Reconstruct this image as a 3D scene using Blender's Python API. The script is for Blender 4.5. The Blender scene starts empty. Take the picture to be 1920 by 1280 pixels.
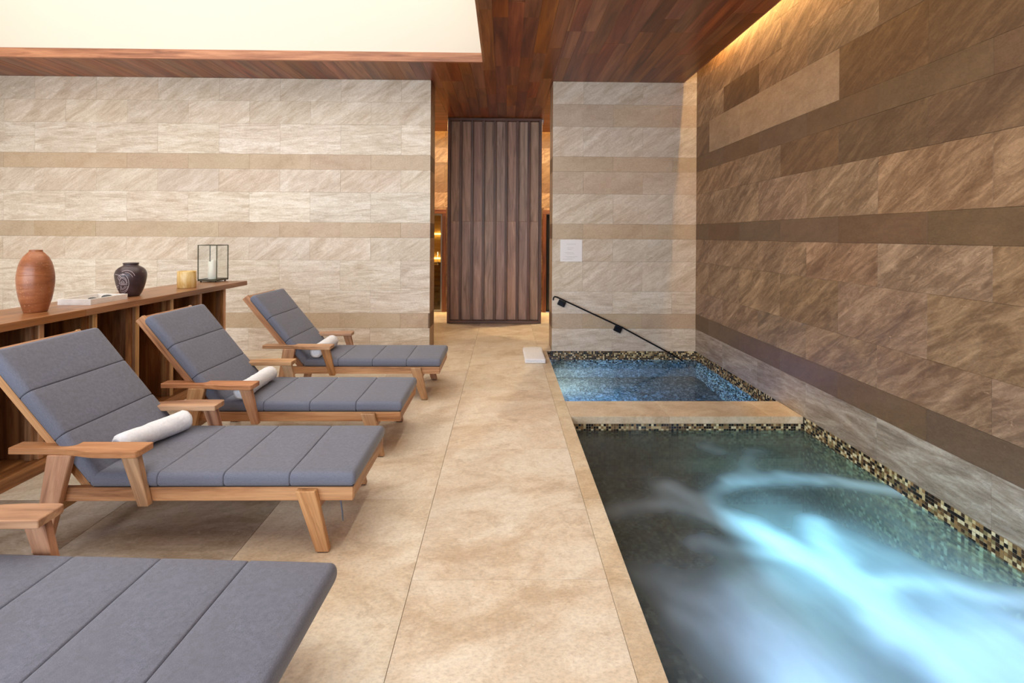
import bpy, bmesh, math, random
import numpy as np
from mathutils import Vector, Matrix
random.seed(7)
S = bpy.context.scene
COL = S.collection

# ---------------------------------------------------------------- camera
FPX, YAW, ROLL, CY, HC = 922.65, 0.01617, 0.00574, 441.55, 1.539
cd = bpy.data.cameras.new('camera'); cam = bpy.data.objects.new('camera', cd); COL.objects.link(cam)
fw = Vector((math.sin(YAW), math.cos(YAW), 0)); r0 = Vector((math.cos(YAW), -math.sin(YAW), 0)); u0 = Vector((0, 0, 1))
rr = r0 * math.cos(ROLL) + u0 * math.sin(ROLL); uu = -r0 * math.sin(ROLL) + u0 * math.cos(ROLL)
M = Matrix.Identity(4)
for i in range(3):
    M[i][0] = rr[i]; M[i][1] = uu[i]; M[i][2] = -fw[i]
M[2][3] = HC
cam.matrix_world = M
cd.sensor_width = 36; cd.sensor_fit = 'HORIZONTAL'; cd.lens = FPX / 1920 * 36
cd.shift_y = -(640 - CY) / 1920; cd.clip_start = 0.05; cd.clip_end = 100
S.camera = cam

# ---------------------------------------------------------------- light
W0 = bpy.data.worlds.new('world'); S.world = W0; W0.use_nodes = True
W0.node_tree.nodes['Background'].inputs[0].default_value = (0.62, 0.72, 0.9, 1)
W0.node_tree.nodes['Background'].inputs[1].default_value = 0.35

def area(name, loc, target, sx, sy, power, col):
    l = bpy.data.lights.new(name, 'AREA'); l.shape = 'RECTANGLE'; l.size = sx; l.size_y = sy
    l.energy = power; l.color = col
    o = bpy.data.objects.new(name, l); COL.objects.link(o); o.location = loc
    d = Vector(target) - Vector(loc); o.rotation_euler = d.to_track_quat('-Z', 'Y').to_euler()
    return o
# daylight through the glazed front behind the camera
area('daylight', (-3.2, -2.42, 1.75), (-2.9, 2, 1.55), 7.2, 3.1, 520, (0.74, 0.87, 1.0))
SKY_E, COVE_E, HALL_E = 1.65, 170.0, 330.0

S.cycles.caustics_refractive = False; S.cycles.caustics_reflective = False
S.view_settings.view_transform = 'Standard'; S.view_settings.look = 'None'
S.view_settings.exposure = 0.0; S.view_settings.gamma = 1.0; S.view_settings.use_curve_mapping = False

# ---------------------------------------------------------------- material helpers
MATS = {}
def srgb(r, g, b):
    f = lambda c: (c / 255 / 12.92) if c / 255 <= 0.04045 else ((c / 255 + 0.055) / 1.055) ** 2.4
    return (f(r), f(g), f(b), 1)
class NT:
    def __init__(s, name):
        s.m = bpy.data.materials.new(name); s.m.use_nodes = True; s.t = s.m.node_tree
        s.b = s.t.nodes['Principled BSDF']; s.out = s.t.nodes['Material Output']; MATS[name] = s.m
    def n(s, typ, **kw):
        nd = s.t.nodes.new(typ)
        for k, v in kw.items():
            if k.startswith('i_'):
                key = k[2:]
                key = int(key) if key.isdigit() else key.replace('_', ' ')
                nd.inputs[key].default_value = v
            else: setattr(nd, k, v)
        return nd
    def l(s, a, b): s.t.links.new(a, b)
    def ramp(s, fac, stops, interp='LINEAR'):
        r = s.n('ShaderNodeValToRGB'); r.color_ramp.interpolation = interp
        el = r.color_ramp.elements
        while len(el) < len(stops): el.new(0.5)
        for e, (p, c) in zip(el, stops): e.position = p; e.color = c
        s.l(fac, r.inputs[0]); return r.outputs[0]
    def mix(s, fac, a, b, mode='MIX'):
        m = s.n('ShaderNodeMix', data_type='RGBA', blend_type=mode)
        if isinstance(fac, (int, float)): m.inputs[0].default_value = fac
        else: s.l(fac, m.inputs[0])
        for v, i in ((a, 6), (b, 7)):
            if isinstance(v, tuple): m.inputs[i].default_value = v
            else: s.l(v, m.inputs[i])
        return m.outputs[2]
    def math(s, op, a, b=None):
        m = s.n('ShaderNodeMath', operation=op)
        for v, i in ((a, 0), (b, 1)):
            if v is None: continue
            if isinstance(v, (int, float)): m.inputs[i].default_value = v
            else: s.l(v, m.inputs[i])
        return m.outputs[0]
    def gr(s, scale=(1, 1, 1), rot=(0, 0, 0), rnd=True):
        """mesh attribute 'gr' (grain coordinates) shifted by an amount of its own for each object"""
        a = s.n('ShaderNodeAttribute', attribute_name='gr').outputs['Vector']
        if rnd:
            oi = s.n('ShaderNodeObjectInfo')
            mm = s.n('ShaderNodeVectorMath', operation='SCALE'); cx = s.n('ShaderNodeCombineXYZ', i_0=37.0, i_1=71.0, i_2=19.0)
            s.l(cx.outputs[0], mm.inputs[0]); s.l(oi.outputs['Random'], mm.inputs['Scale'])
            ad = s.n('ShaderNodeVectorMath', operation='ADD'); s.l(a, ad.inputs[0]); s.l(mm.outputs[0], ad.inputs[1]); a = ad.outputs[0]
        r = s.n('ShaderNodeMapping', i_Rotation=rot); s.l(a, r.inputs[0])
        m = s.n('ShaderNodeMapping', i_Scale=scale); s.l(r.outputs[0], m.inputs[0])
        return m.outputs[0]
    def noise(s, vec, scale, detail=6, rough=0.6, dist=0.0):
        t = s.n('ShaderNodeTexNoise', i_Scale=scale, i_Detail=detail, i_Roughness=rough, i_Distortion=dist)
        if vec is not None: s.l(vec, t.inputs['Vector'])
        return t.outputs['Fac']
    def bump(s, h, strength=0.2, dist=0.01):
        b = s.n('ShaderNodeBump', i_Strength=strength, i_Distance=dist); s.l(h, b.inputs['Height']); s.l(b.outputs[0], s.b.inputs['Normal'])
    def col(s, c):
        if isinstance(c, tuple): s.b.inputs['Base Color'].default_value = c
        else: s.l(c, s.b.inputs['Base Color'])
    def set(s, **kw):
        for k, v in kw.items(): s.b.inputs[k.replace('_', ' ')].default_value = v

def vary(t, c, amt_v, amt_h=0.0, amt_s=0.0):
    oi = t.n('ShaderNodeObjectInfo'); h = t.n('ShaderNodeHueSaturation'); t.l(c, h.inputs['Color'])
    v = t.math('MULTIPLY_ADD', oi.outputs['Random'], 2 * amt_v); v.node.inputs[2].default_value = 1 - amt_v; t.l(v, h.inputs['Value'])
    if amt_h:
        f = t.math('FRACT', t.math('MULTIPLY', oi.outputs['Random'], 13.7))
        v = t.math('MULTIPLY_ADD', f, 2 * amt_h); v.node.inputs[2].default_value = 0.5 - amt_h; t.l(v, h.inputs['Hue'])
    if amt_s:
        f = t.math('FRACT', t.math('MULTIPLY', oi.outputs['Random'], 29.3))
        v = t.math('MULTIPLY_ADD', f, 2 * amt_s); v.node.inputs[2].default_value = 1 - amt_s; t.l(v, h.inputs['Saturation'])
    return h.outputs[0]

def stone(name, kind, light, mid, dark, var=0.06, rough=0.5):
    t = NT(name)
    if kind == 'diag':
        v = t.gr((0.9, 4.0, 1), (0, 0, math.radians(-34))); n1 = t.noise(v, 1.2, 9, 0.66, 1.1); n2 = t.noise(v, 5.0, 7, 0.75, 1.0); w = (0.34, 0.49, 0.64); k2 = 0.45
    elif kind == 'wavy':
        v = t.gr((1.1, 6.5, 1), (0, 0, math.radians(-2))); n1 = t.noise(v, 1.3, 9, 0.64, 1.6); n2 = t.noise(v, 4.0, 7, 0.74, 1.5); w = (0.35, 0.49, 0.62); k2 = 0.42
    elif kind == 'floor':
        v = t.gr((1, 1.6, 1), (0, 0, math.radians(-20))); n1 = t.noise(v, 1.7, 9, 0.70, 0.8); n2 = t.noise(v, 7.0, 7, 0.78, 0.6); w = (0.37, 0.47, 0.58); k2 = 0.35
    else:
        v = t.gr((1, 1.8, 1), (0, 0, math.radians(-20))); n1 = t.noise(v, 1.6, 7, 0.65, 0.9); n2 = t.noise(v, 12.0, 8, 0.75, 0.3); w = (0.28, 0.5, 0.75); k2 = 0.30
    c = t.ramp(n1, [(w[0], dark), (w[1], mid), (w[2], light)])
    c2 = t.ramp(n2, [(0.32, dark), (0.48, mid), (0.60, light)])
    c = t.mix(k2, c, c2)
    vein = tuple(x * 0.80 for x in dark[:3]) + (1,)
    if kind in ('diag', 'wavy'):
        # thin wandering vein lines along the bedding
        rv = t.noise(v, 2.0 if kind == 'wavy' else 1.5, 7, 0.6, 1.8)
        rl = t.ramp(t.math('ABSOLUTE', t.math('SUBTRACT', t.math('FRACT', t.math('MULTIPLY', rv, 5.0)), 0.5)), [(0.0, (1, 1, 1, 1)), (0.085, (0, 0, 0, 1))])
        msk = t.ramp(t.noise(t.gr(), 2.4, 3), [(0.42, (0, 0, 0, 1)), (0.62, (1, 1, 1, 1))])
        c = t.mix(t.math('MULTIPLY', t.math('MULTIPLY', rl, msk), 0.50 if kind == 'wavy' else 0.30), c, vein)
    if kind == 'floor':
        pt = t.noise(t.gr(), 1.25, 6, 0.62, 0.7)
        edge = t.ramp(pt, [(0.50, (0, 0, 0, 1)), (0.525, (1, 1, 1, 1))])
        c = t.mix(t.math('MULTIPLY', edge, 0.20), c, tuple(x * 0.93 for x in dark[:3]) + (1,))
        sm = t.noise(t.gr(), 5.5, 6, 0.72, 0.5)
        c = t.mix(t.math('MULTIPLY', t.ramp(sm, [(0.56, (0, 0, 0, 1)), (0.66, (1, 1, 1, 1))]), 0.40), c, tuple(x * 0.85 for x in dark[:3]) + (1,))
    gn = t.noise(t.gr((1, 1.6, 1)), 55, 4, 0.78)
    c = t.mix(0.30, c, t.mix(1.0, c, t.ramp(gn, [(0.34, (0.42, 0.40, 0.37, 1)), (0.52, (1, 1, 1, 1)), (0.70, (1.3, 1.3, 1.3, 1))]), 'MULTIPLY'))
    pn = t.noise(t.gr((1, 2.2, 1)), 30, 5, 0.72)
    pit = t.ramp(pn, [(0.31, (1, 1, 1, 1)), (0.36, (0, 0, 0, 1))])
    c = t.mix(t.math('MULTIPLY', pit, 0.45), c, vein)
    sp = t.noise(t.gr((1, 1.5, 1)), 9, 5, 0.78, 0.6)
    spk = t.ramp(sp, [(0.66, (0, 0, 0, 1)), (0.69, (1, 1, 1, 1))])
    c = t.mix(t.math('MULTIPLY', spk, 0.5), c, tuple(min(1, x * 1.25) for x in light[:3]) + (1,))
    c = vary(t, c, var, 0.005, 0.06)
    t.col(c); t.set(Roughness=rough)
    t.bump(gn, 0.10, 0.003)
    return t.m

def wood(name, dark, mid, light, var=0.1, rough=0.45, gs=1.0, streak=0.5, hue=0.008):
    t = NT(name)
    v = t.gr((1.3 * gs, 15 * gs, 15 * gs))
    n1 = t.noise(v, 1.0, 6, 0.6, 0.8); n2 = t.noise(v, 4.5, 6, 0.7, 0.2)
    c = t.ramp(n1, [(0.28, dark), (0.47, mid), (0.66, light)])
    f = t.noise(t.gr((2.5 * gs, 120 * gs, 120 * gs)), 1.0, 3, 0.6)
    fine = t.ramp(f, [(0.3, (0.62, 0.62, 0.62, 1)), (0.6, (1, 1, 1, 1))])
    c = t.mix(0.45, c, t.mix(1.0, c, fine, 'MULTIPLY'))
    st = t.ramp(n2, [(0.30, (1, 1, 1, 1)), (0.40, (0, 0, 0, 1))])
    c = t.mix(t.math('MULTIPLY', st, streak), c, dark)
    c = vary(t, c, var, hue, 0.1)
    t.col(c); t.set(Roughness=rough); t.bump(f, 0.08, 0.002)
    return t.m

def plain(name, c, rough=0.5, metal=0.0, noise=0.0, nscale=30, bump=0.0, **kw):
    t = NT(name)
    if noise:
        tc = t.n('ShaderNodeTexCoord').outputs['Object']; n = t.noise(tc, nscale, 5, 0.6)
        d = tuple(x * (1 - noise) for x in c[:3]) + (1,); l2 = tuple(min(1, x * (1 + noise)) for x in c[:3]) + (1,)
        t.col(t.ramp(n, [(0.3, d), (0.7, l2)]))
        if bump: t.bump(n, bump, 0.003)
    else: t.col(c)
    t.set(Roughness=rough, Metallic=metal, **kw)
    return t.m

def emit(name, c, s):
    t = NT(name); t.col((0.8, 0.8, 0.8, 1)); t.b.inputs['Emission Color'].default_value = c; t.b.inputs['Emission Strength'].default_value = s
    return t.m

# stone of the bright back wall, the browner right wall, the hall
stone('travertine_diagonal', 'diag', srgb(228, 215, 200), srgb(206, 188, 168), srgb(176, 152, 127))
stone('travertine_wavy', 'wavy', srgb(233, 222, 208), srgb(212, 196, 177), srgb(180, 158, 134), 0.045)
stone('travertine_plain', 'plain', srgb(202, 181, 156), srgb(190, 166, 139), srgb(172, 146, 117), 0.03)
stone('brown_diagonal', 'diag', srgb(182, 149, 118), srgb(130, 100, 74), srgb(94, 68, 48), 0.08)
stone('brown_wavy', 'wavy', srgb(188, 174, 159), srgb(152, 134, 117), srgb(106, 89, 74), 0.05)
stone('brown_plain', 'plain', srgb(120, 93, 69), srgb(105, 80, 57), srgb(89, 65, 45), 0.03)
stone('brown_dark', 'diag', srgb(132, 103, 74), srgb(103, 76, 52), srgb(80, 56, 38), 0.09)
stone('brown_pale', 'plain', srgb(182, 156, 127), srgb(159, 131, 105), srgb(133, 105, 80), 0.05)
stone('pier_plain', 'plain', srgb(216, 197, 176), srgb(197, 174, 151), srgb(176, 150, 124), 0.08)
stone('floor_stone', 'floor', srgb(243, 232, 214), srgb(230, 213, 189), srgb(202, 178, 148), 0.05, 0.32)
stone('floor_grey', 'floor', srgb(208, 198, 186), srgb(180, 165, 147), srgb(142, 121, 98), 0.05, 0.32)
stone('coping_stone', 'floor', srgb(236, 220, 194), srgb(222, 200, 168), srgb(194, 166, 130), 0.04, 0.3)
wood('teak', srgb(126, 80, 50), srgb(184, 132, 92), srgb(212, 163, 120), 0.06, 0.45, 1.0, 0.5)
wood('walnut_ceiling', srgb(84, 44, 24), srgb(126, 70, 40), srgb(160, 98, 58), 0.20, 0.36, 0.6, 0.4, 0.010)
wood('walnut_trim', srgb(104, 62, 40), srgb(156, 102, 70), srgb(188, 132, 94), 0.08, 0.4)
wood('screen_wood', srgb(122, 90, 75), srgb(164, 128, 110), srgb(192, 156, 136), 0.16, 0.45, 1.0, 0.4, 0.01)
wood('screen_frame_wood', srgb(66, 42, 34), srgb(98, 66, 54), srgb(124, 88, 72), 0.06, 0.45)
wood('console_wood', srgb(78, 46, 26), srgb(132, 86, 54), srgb(180, 128, 84), 0.10, 0.4, 1.0, 0.55)
wood('console_top_wood', srgb(112, 68, 42), srgb(152, 98, 62), srgb(178, 122, 82), 0.05, 0.32, 1.0, 0.3)
wood('console_edge_wood', srgb(150, 100, 64), srgb(192, 142, 98), srgb(214, 168, 124), 0.06, 0.42)
wood('door_wood', srgb(66, 34, 20), srgb(104, 58, 36), srgb(134, 80, 50), 0.06, 0.4)
wood('sauna_wood', srgb(170, 126, 70), srgb(206, 164, 100), srgb(226, 190, 130), 0.06, 0.5)
plain('grout', srgb(168, 150, 128), 0.9)
plain('brown_grout', srgb(120, 96, 76), 0.9)
plain('cream_plaster', srgb(214, 203, 188), 0.8)
plain('dark_backing', srgb(40, 26, 18), 0.8)
plain('white_paint', srgb(226, 220, 208), 0.7)
plain('black_metal', srgb(28, 27, 28), 0.4, 0.7)
plain('brass_metal', srgb(74, 68, 52), 0.35, 0.8)
plain('steel', srgb(170, 172, 175), 0.3, 1.0)
plain('terry', srgb(236, 236, 241), 0.95, 0, 0.07, 70, 1.0)
plain('paper', srgb(232, 228, 228), 0.7)
plain('print_grey', srgb(198, 193, 192), 0.8)
plain('marble', srgb(228, 222, 216), 0.35, 0, 0.10, 18)
plain('pebble_grey', srgb(62, 64, 66), 0.5, 0, 0.2, 40)
plain('carving', srgb(196, 178, 180), 0.6)
plain('wax', srgb(240, 236, 222), 0.45, 0, 0, Subsurface_Weight=0.3)
plain('rubber', srgb(36, 34, 33), 0.7)
plain('dark_glass', srgb(40, 46, 50), 0.08)
emit('led_cove', (1.0, 0.62, 0.22, 1), COVE_E)
emit('led_hall', (1.0, 0.60, 0.20, 1), HALL_E)
emit('led_sauna', (1.0, 0.66, 0.16, 1), 12.0)
emit('downlight_lens', (1.0, 0.74, 0.42, 1), 4500.0)
emit('deck_lens', (1.0, 0.84, 0.62, 1), 640.0)
emit('luminous_panel', (1.0, 0.94, 0.86, 1), SKY_E)
t = NT('fabric')
tc = t.gr((1, 1, 1), rnd=False)
wv = t.noise(tc, 420, 2, 0.5); wl = t.noise(t.gr((60, 900, 60), rnd=False), 1, 2, 0.5); lo = t.noise(tc, 5, 4, 0.5)
c = t.ramp(wv, [(0.3, srgb(84, 87, 101)), (0.7, srgb(121, 124, 142))])
c = t.mix(0.35, c, t.ramp(wl, [(0.3, srgb(92, 93, 103)), (0.7, srgb(127, 129, 143))]))
c = t.mix(t.math('MULTIPLY', t.ramp(lo, [(0.35, (0, 0, 0, 1)), (0.65, (1, 1, 1, 1))]), 0.25), c, srgb(104, 100, 106))
t.col(c); t.set(Roughness=0.85, Sheen_Weight=0.25, Sheen_Roughness=0.4); t.bump(wv, 0.25, 0.0015)
plain('fabric_seam', srgb(44, 46, 52), 0.9)
# pottery
t = NT('terracotta'); tc = t.n('ShaderNodeTexCoord').outputs['Object']
mp = t.n('ShaderNodeMapping', i_Scale=(3, 3, 14)); t.l(tc, mp.inputs[0])
n = t.noise(mp.outputs[0], 1.6, 5, 0.6, 0.4); n2 = t.noise(tc, 90, 3)
c = t.ramp(n, [(0.3, srgb(120, 66, 36)), (0.5, srgb(148, 86, 50)), (0.7, srgb(172, 108, 68))])
c = t.mix(t.math('MULTIPLY', t.ramp(n2, [(0.64, (0, 0, 0, 1)), (0.68, (1, 1, 1, 1))]), 0.4), c, srgb(225, 170, 120))
t.col(c); t.set(Roughness=0.36); t.bump(n, 0.15, 0.004)
t = NT('dark_clay'); tc = t.n('ShaderNodeTexCoord').outputs['Object']
n = t.noise(tc, 14, 5, 0.6); t.col(t.ramp(n, [(0.3, srgb(46, 32, 34)), (0.7, srgb(76, 56, 58))])); t.set(Roughness=0.34); t.bump(n, 0.1, 0.003)
t = NT('onyx'); tc = t.n('ShaderNodeTexCoord').outputs['Object']
mp = t.n('ShaderNodeMapping', i_Scale=(9, 9, 2.5), i_Rotation=(0.5, 0.2, 0)); t.l(tc, mp.inputs[0])
n = t.noise(mp.outputs[0], 1.0, 7, 0.6, 1.6); t.col(t.ramp(n, [(0.32, srgb(188, 136, 66)), (0.48, srgb(222, 184, 112)), (0.66, srgb(240, 214, 160))])); t.set(Roughness=0.35)
def schlick(t, r0, nrm=None):
    lw = t.n('ShaderNodeLayerWeight', i_Blend=0.5)
    if nrm is not None: t.l(nrm, lw.inputs['Normal'])
    p = t.math('POWER', lw.outputs['Facing'], 5.0); m = t.math('MULTIPLY_ADD', p, 1 - r0); m.node.inputs[2].default_value = r0
    return m
# glass panes: thin clear sheet
def thin_glass(name, tint):
    t = NT(name); tr = t.n('ShaderNodeBsdfTransparent', i_Color=tint); gl = t.n('ShaderNodeBsdfGlossy', i_Roughness=0.02)
    fr = schlick(t, 0.05); mx = t.n('ShaderNodeMixShader'); t.l(fr, mx.inputs[0]); t.l(tr.outputs[0], mx.inputs[1]); t.l(gl.outputs[0], mx.inputs[2])
    t.l(mx.outputs[0], t.out.inputs[0]); return t.m
thin_glass('clear_glass', (0.975, 0.98, 0.972, 1)); thin_glass('sauna_glass', (0.70, 0.68, 0.62, 1))
# mosaic: colour by tile
def mosaic_mat(name, stops):
    t = NT(name); g = t.n('ShaderNodeNewGeometry'); c = t.ramp(g.outputs['Random Per Island'], stops, 'CONSTANT')
    t.col(c); t.set(Roughness=0.2); return t.m
mosaic_mat('mosaic_tiles', [(0.0, srgb(30, 22, 18)), (0.27, srgb(66, 46, 32)), (0.40, srgb(112, 84, 52)), (0.55, srgb(150, 118, 76)), (0.68, srgb(196, 174, 128)), (0.84, srgb(226, 212, 172)), (0.93, srgb(132, 118, 80))])
mosaic_mat('mosaic_deep', [(0.0, srgb(70, 62, 46)), (0.30, srgb(92, 84, 62)), (0.50, srgb(112, 102, 76)), (0.68, srgb(134, 122, 94)), (0.85, srgb(166, 156, 128))])
plain('mosaic_grout', srgb(168, 156, 132), 0.8)
plain('deep_grout', srgb(120, 112, 92), 0.8)
# water
def water(name, tint, rough, foam):
    t = NT(name)
    tc = t.n('ShaderNodeTexCoord').outputs['Object']
    n = t.noise(tc, 9 if not foam else 5, 3, 0.5, 0.4); n2 = t.noise(tc, 28, 2, 0.5)
    h = t.math('ADD', n, t.math('MULTIPLY', n2, 0.25))
    b = t.n('ShaderNodeBump', i_Strength=0.20 if not foam else 0.25, i_Distance=0.02); t.l(h, b.inputs['Height'])
    tr = t.n('ShaderNodeBsdfTransparent', i_Color=tint); gl = t.n('ShaderNodeBsdfGlossy', i_Roughness=rough); t.l(b.outputs[0], gl.inputs['Normal'])
    fr = schlick(t, 0.022, b.outputs[0])
    mx = t.n('ShaderNodeMixShader'); t.l(fr, mx.inputs[0]); t.l(tr.outputs[0], mx.inputs[1]); t.l(gl.outputs[0], mx.inputs[2])
    last = mx
    if foam:
        # churned water: the bottom is seen blurred
        rg = t.n('ShaderNodeBsdfGlass', i_Color=(0.78, 0.84, 0.80, 1), i_Roughness=0.24, i_IOR=1.333); t.l(b.outputs[0], rg.inputs['Normal'])
        mr = t.n('ShaderNodeMixShader', i_0=0.68); t.l(mx.outputs[0], mr.inputs[1]); t.l(rg.outputs[0], mr.inputs[2]); mx = mr
        at = t.n('ShaderNodeAttribute', attribute_name='foam').outputs['Fac']
        di = t.n('ShaderNodeBsdfDiffuse', i_Color=(0.62, 0.66, 0.70, 1)); tl = t.n('ShaderNodeBsdfTranslucent', i_Color=(0.80, 0.90, 0.97, 1))
        fm = t.n('ShaderNodeMixShader', i_0=0.72); t.l(di.outputs[0], fm.inputs[1]); t.l(tl.outputs[0], fm.inputs[2])
        m2 = t.n('ShaderNodeMixShader'); t.l(at, m2.inputs[0]); t.l(mx.outputs[0], m2.inputs[1]); t.l(fm.outputs[0], m2.inputs[2]); last = m2
    t.l(last.outputs[0], t.out.inputs[0]); return t.m
t = NT('still_water'); tc = t.n('ShaderNodeTexCoord').outputs['Object']
h = t.math('ADD', t.noise(tc, 7, 3, 0.5, 0.4), t.math('MULTIPLY', t.noise(tc, 24, 2, 0.5), 0.2))
b = t.n('ShaderNodeBump', i_Strength=0.16, i_Distance=0.02); t.l(h, b.inputs['Height'])
gl = t.n('ShaderNodeBsdfGlass', i_Color=(0.86, 0.95, 1.0, 1), i_Roughness=0.0, i_IOR=1.333); t.l(b.outputs[0], gl.inputs['Normal']); t.l(gl.outputs[0], t.out.inputs[0])
water('foaming_water', (0.66, 0.76, 0.76, 1), 0.10, True)
emit('pool_lens_blue', (0.045, 0.25, 1.0, 1), 3000.0)
emit('pool_lens_white', (0.36, 0.58, 1.0, 1), 1500.0)
emit('pool_lens_aqua', (0.40, 0.68, 1.0, 1), 66.0)
emit('pool_lens_lilac', (0.34, 0.50, 1.0, 1), 110.0)
emit('pool_lens_cyan', (0.30, 0.78, 1.0, 1), 900.0)

# ---------------------------------------------------------------- mesh helpers
def setgr(me, axis=(1, 0, 0), up=(0, 0, 1), seed=0.0):
    a = Vector(axis).normalized(); u = Vector(up)
    if abs(a.dot(u)) > 0.95: u = Vector((0, 1, 0))
    b = (u - a * a.dot(u)).normalized(); c = a.cross(b)
    R = np.array([a, b, c]); n = len(me.vertices); co = np.empty(n * 3, 'f'); me.vertices.foreach_get('co', co)
    g = co.reshape(-1, 3) @ R.T + seed
    at = me.attributes.get('gr') or me.attributes.new('gr', 'FLOAT_VECTOR', 'POINT'); at.data.foreach_set('vector', g.astype('f').ravel())
def mesh(name, verts, faces, axis=(1, 0, 0), up=(0, 0, 1), seed=0.0, smooth=False):
    me = bpy.data.meshes.new(name); me.from_pydata([tuple(v) for v in verts], [], faces); me.update()
    if smooth: me.polygons.foreach_set('use_smooth', [True] * len(me.polygons))
    setgr(me, axis, up, seed); return me
def bmm(name, bm, axis=(1, 0, 0), up=(0, 0, 1), seed=0.0, smooth=False):
    bmesh.ops.recalc_face_normals(bm, faces=bm.faces)
    me = bpy.data.meshes.new(name); bm.to_mesh(me); bm.free()
    if smooth: me.polygons.foreach_set('use_smooth', [True] * len(me.polygons))
    setgr(me, axis, up, seed); return me
def boxv(x0, x1, y0, y1, z0, z1):
    v = [(x, y, z) for x in (x0, x1) for y in (y0, y1) for z in (z0, z1)]
    f = [(0, 1, 3, 2), (4, 6, 7, 5), (0, 4, 5, 1), (2, 3, 7, 6), (0, 2, 6, 4), (1, 5, 7, 3)]
    return v, f
def box_mesh(name, d, axis=None, bevel=0.0, up=(0, 0, 1), seed=0.0, seg=1):
    x0, x1, y0, y1, z0, z1 = d
    if axis is None:
        s = (x1 - x0, y1 - y0, z1 - z0); axis = [(1, 0, 0), (0, 1, 0), (0, 0, 1)][s.index(max(s))]
    v, f = boxv(*d); bm = bmesh.new(); vs = [bm.verts.new(p) for p in v]; [bm.faces.new([vs[i] for i in q]) for q in f]
    if bevel: bmesh.ops.bevel(bm, geom=list(bm.edges), offset=bevel, segments=seg, affect='EDGES', profile=0.5)
    return bmm(name, bm, axis, up, seed)
def boxes_mesh(name, ds):
    V, F = [], []
    for d in ds:
        v, f = boxv(*d); o = len(V); V += v; F += [tuple(i + o for i in q) for q in f]
    return mesh(name, V, F)
def prism_mesh(name, pts, lo, hi, plane='xz', axis=(1, 0, 0), bevel=0.0, seed=0.0):
    """polygon pts extruded between lo and hi along the third axis"""
    bm = bmesh.new(); mk = {'xz': lambda p, w: (p[0], w, p[1]), 'xy': lambda p, w: (p[0], p[1], w), 'yz': lambda p, w: (w, p[0], p[1])}[plane]
    a = [bm.verts.new(mk(p, lo)) for p in pts]; b = [bm.verts.new(mk(p, hi)) for p in pts]; n = len(pts)
    bm.faces.new(a); bm.faces.new(b[::-1])
    for i in range(n): bm.faces.new((a[i], b[i], b[(i + 1) % n], a[(i + 1) % n]))
    bmesh.ops.recalc_face_normals(bm, faces=bm.faces)
    if bevel: bmesh.ops.bevel(bm, geom=list(bm.edges), offset=bevel, segments=1, affect='EDGES', profile=0.5)
    return bmm(name, bm, axis, (0, 0, 1), seed)
def lathe_mesh(name, prof, n=48, smooth=True):
    V, F = [], []; m = len(prof)
    for i in range(n):
        a = 2 * math.pi * i / n
        for r, z in prof: V.append((r * math.cos(a), r * math.sin(a), z))
    for i in range(n):
        j = (i + 1) % n
        for k in range(m - 1): F.append((i * m + k, j * m + k, j * m + k + 1, i * m + k + 1))
    for k, flip in ((0, True), (m - 1, False)):
        if prof[k][0] > 1e-6 and prof[0] != prof[-1]:
            q = [i * m + k for i in range(n)]; F.append(tuple(q[::-1] if flip else q))
    return mesh(name, V, F, (0, 0, 1), (1, 0, 0), 0, smooth)
def tube_mesh(name, pts, rad, n=8, smooth=True):
    V, F = [], []; P = [Vector(p) for p in pts]; ref = Vector((0, 0, 1))
    for i, p in enumerate(P):
        d = (P[min(i + 1, len(P) - 1)] - P[max(i - 1, 0)]).normalized()
        s = d.cross(ref); s = s.normalized() if s.length > 1e-3 else d.cross(Vector((1, 0, 0))).normalized(); w = s.cross(d)
        for k in range(n):
            a = 2 * math.pi * k / n; V.append(tuple(p + (s * math.cos(a) + w * math.sin(a)) * rad))
    for i in range(len(P) - 1):
        for k in range(n): F.append((i * n + k, i * n + (k + 1) % n, (i + 1) * n + (k + 1) % n, (i + 1) * n + k))
    F.append(tuple(range(n))[::-1]); F.append(tuple(range((len(P) - 1) * n, len(P) * n)))
    return mesh(name, V, F, (1, 0, 0), (0, 0, 1), 0, smooth)
def obj(name, me, mat, parent=None, loc=(0, 0, 0), rot=None):
    o = bpy.data.objects.new(name, me); COL.objects.link(o); o.location = loc
    if rot is not None: o.rotation_euler = rot
    if mat and me and len(me.materials) == 0: me.materials.append(MATS[mat])
    if parent is not None: o.parent = parent
    return o
def tag(o, label, cat, group=None, kind=None):
    o['label'] = label; o['category'] = cat
    if group: o['group'] = group
    if kind: o['kind'] = kind
    return o
def thing(name, loc, label, cat, group=None, rz=0.0):
    o = bpy.data.objects.new(name, None); COL.objects.link(o); o.location = loc; o.rotation_euler = (0, 0, rz); o.empty_display_size = 0.1
    return tag(o, label, cat, group)
def struct(name, me, mat, label, cat):
    return tag(obj(name, me, mat), label, cat, None, 'structure')

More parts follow.
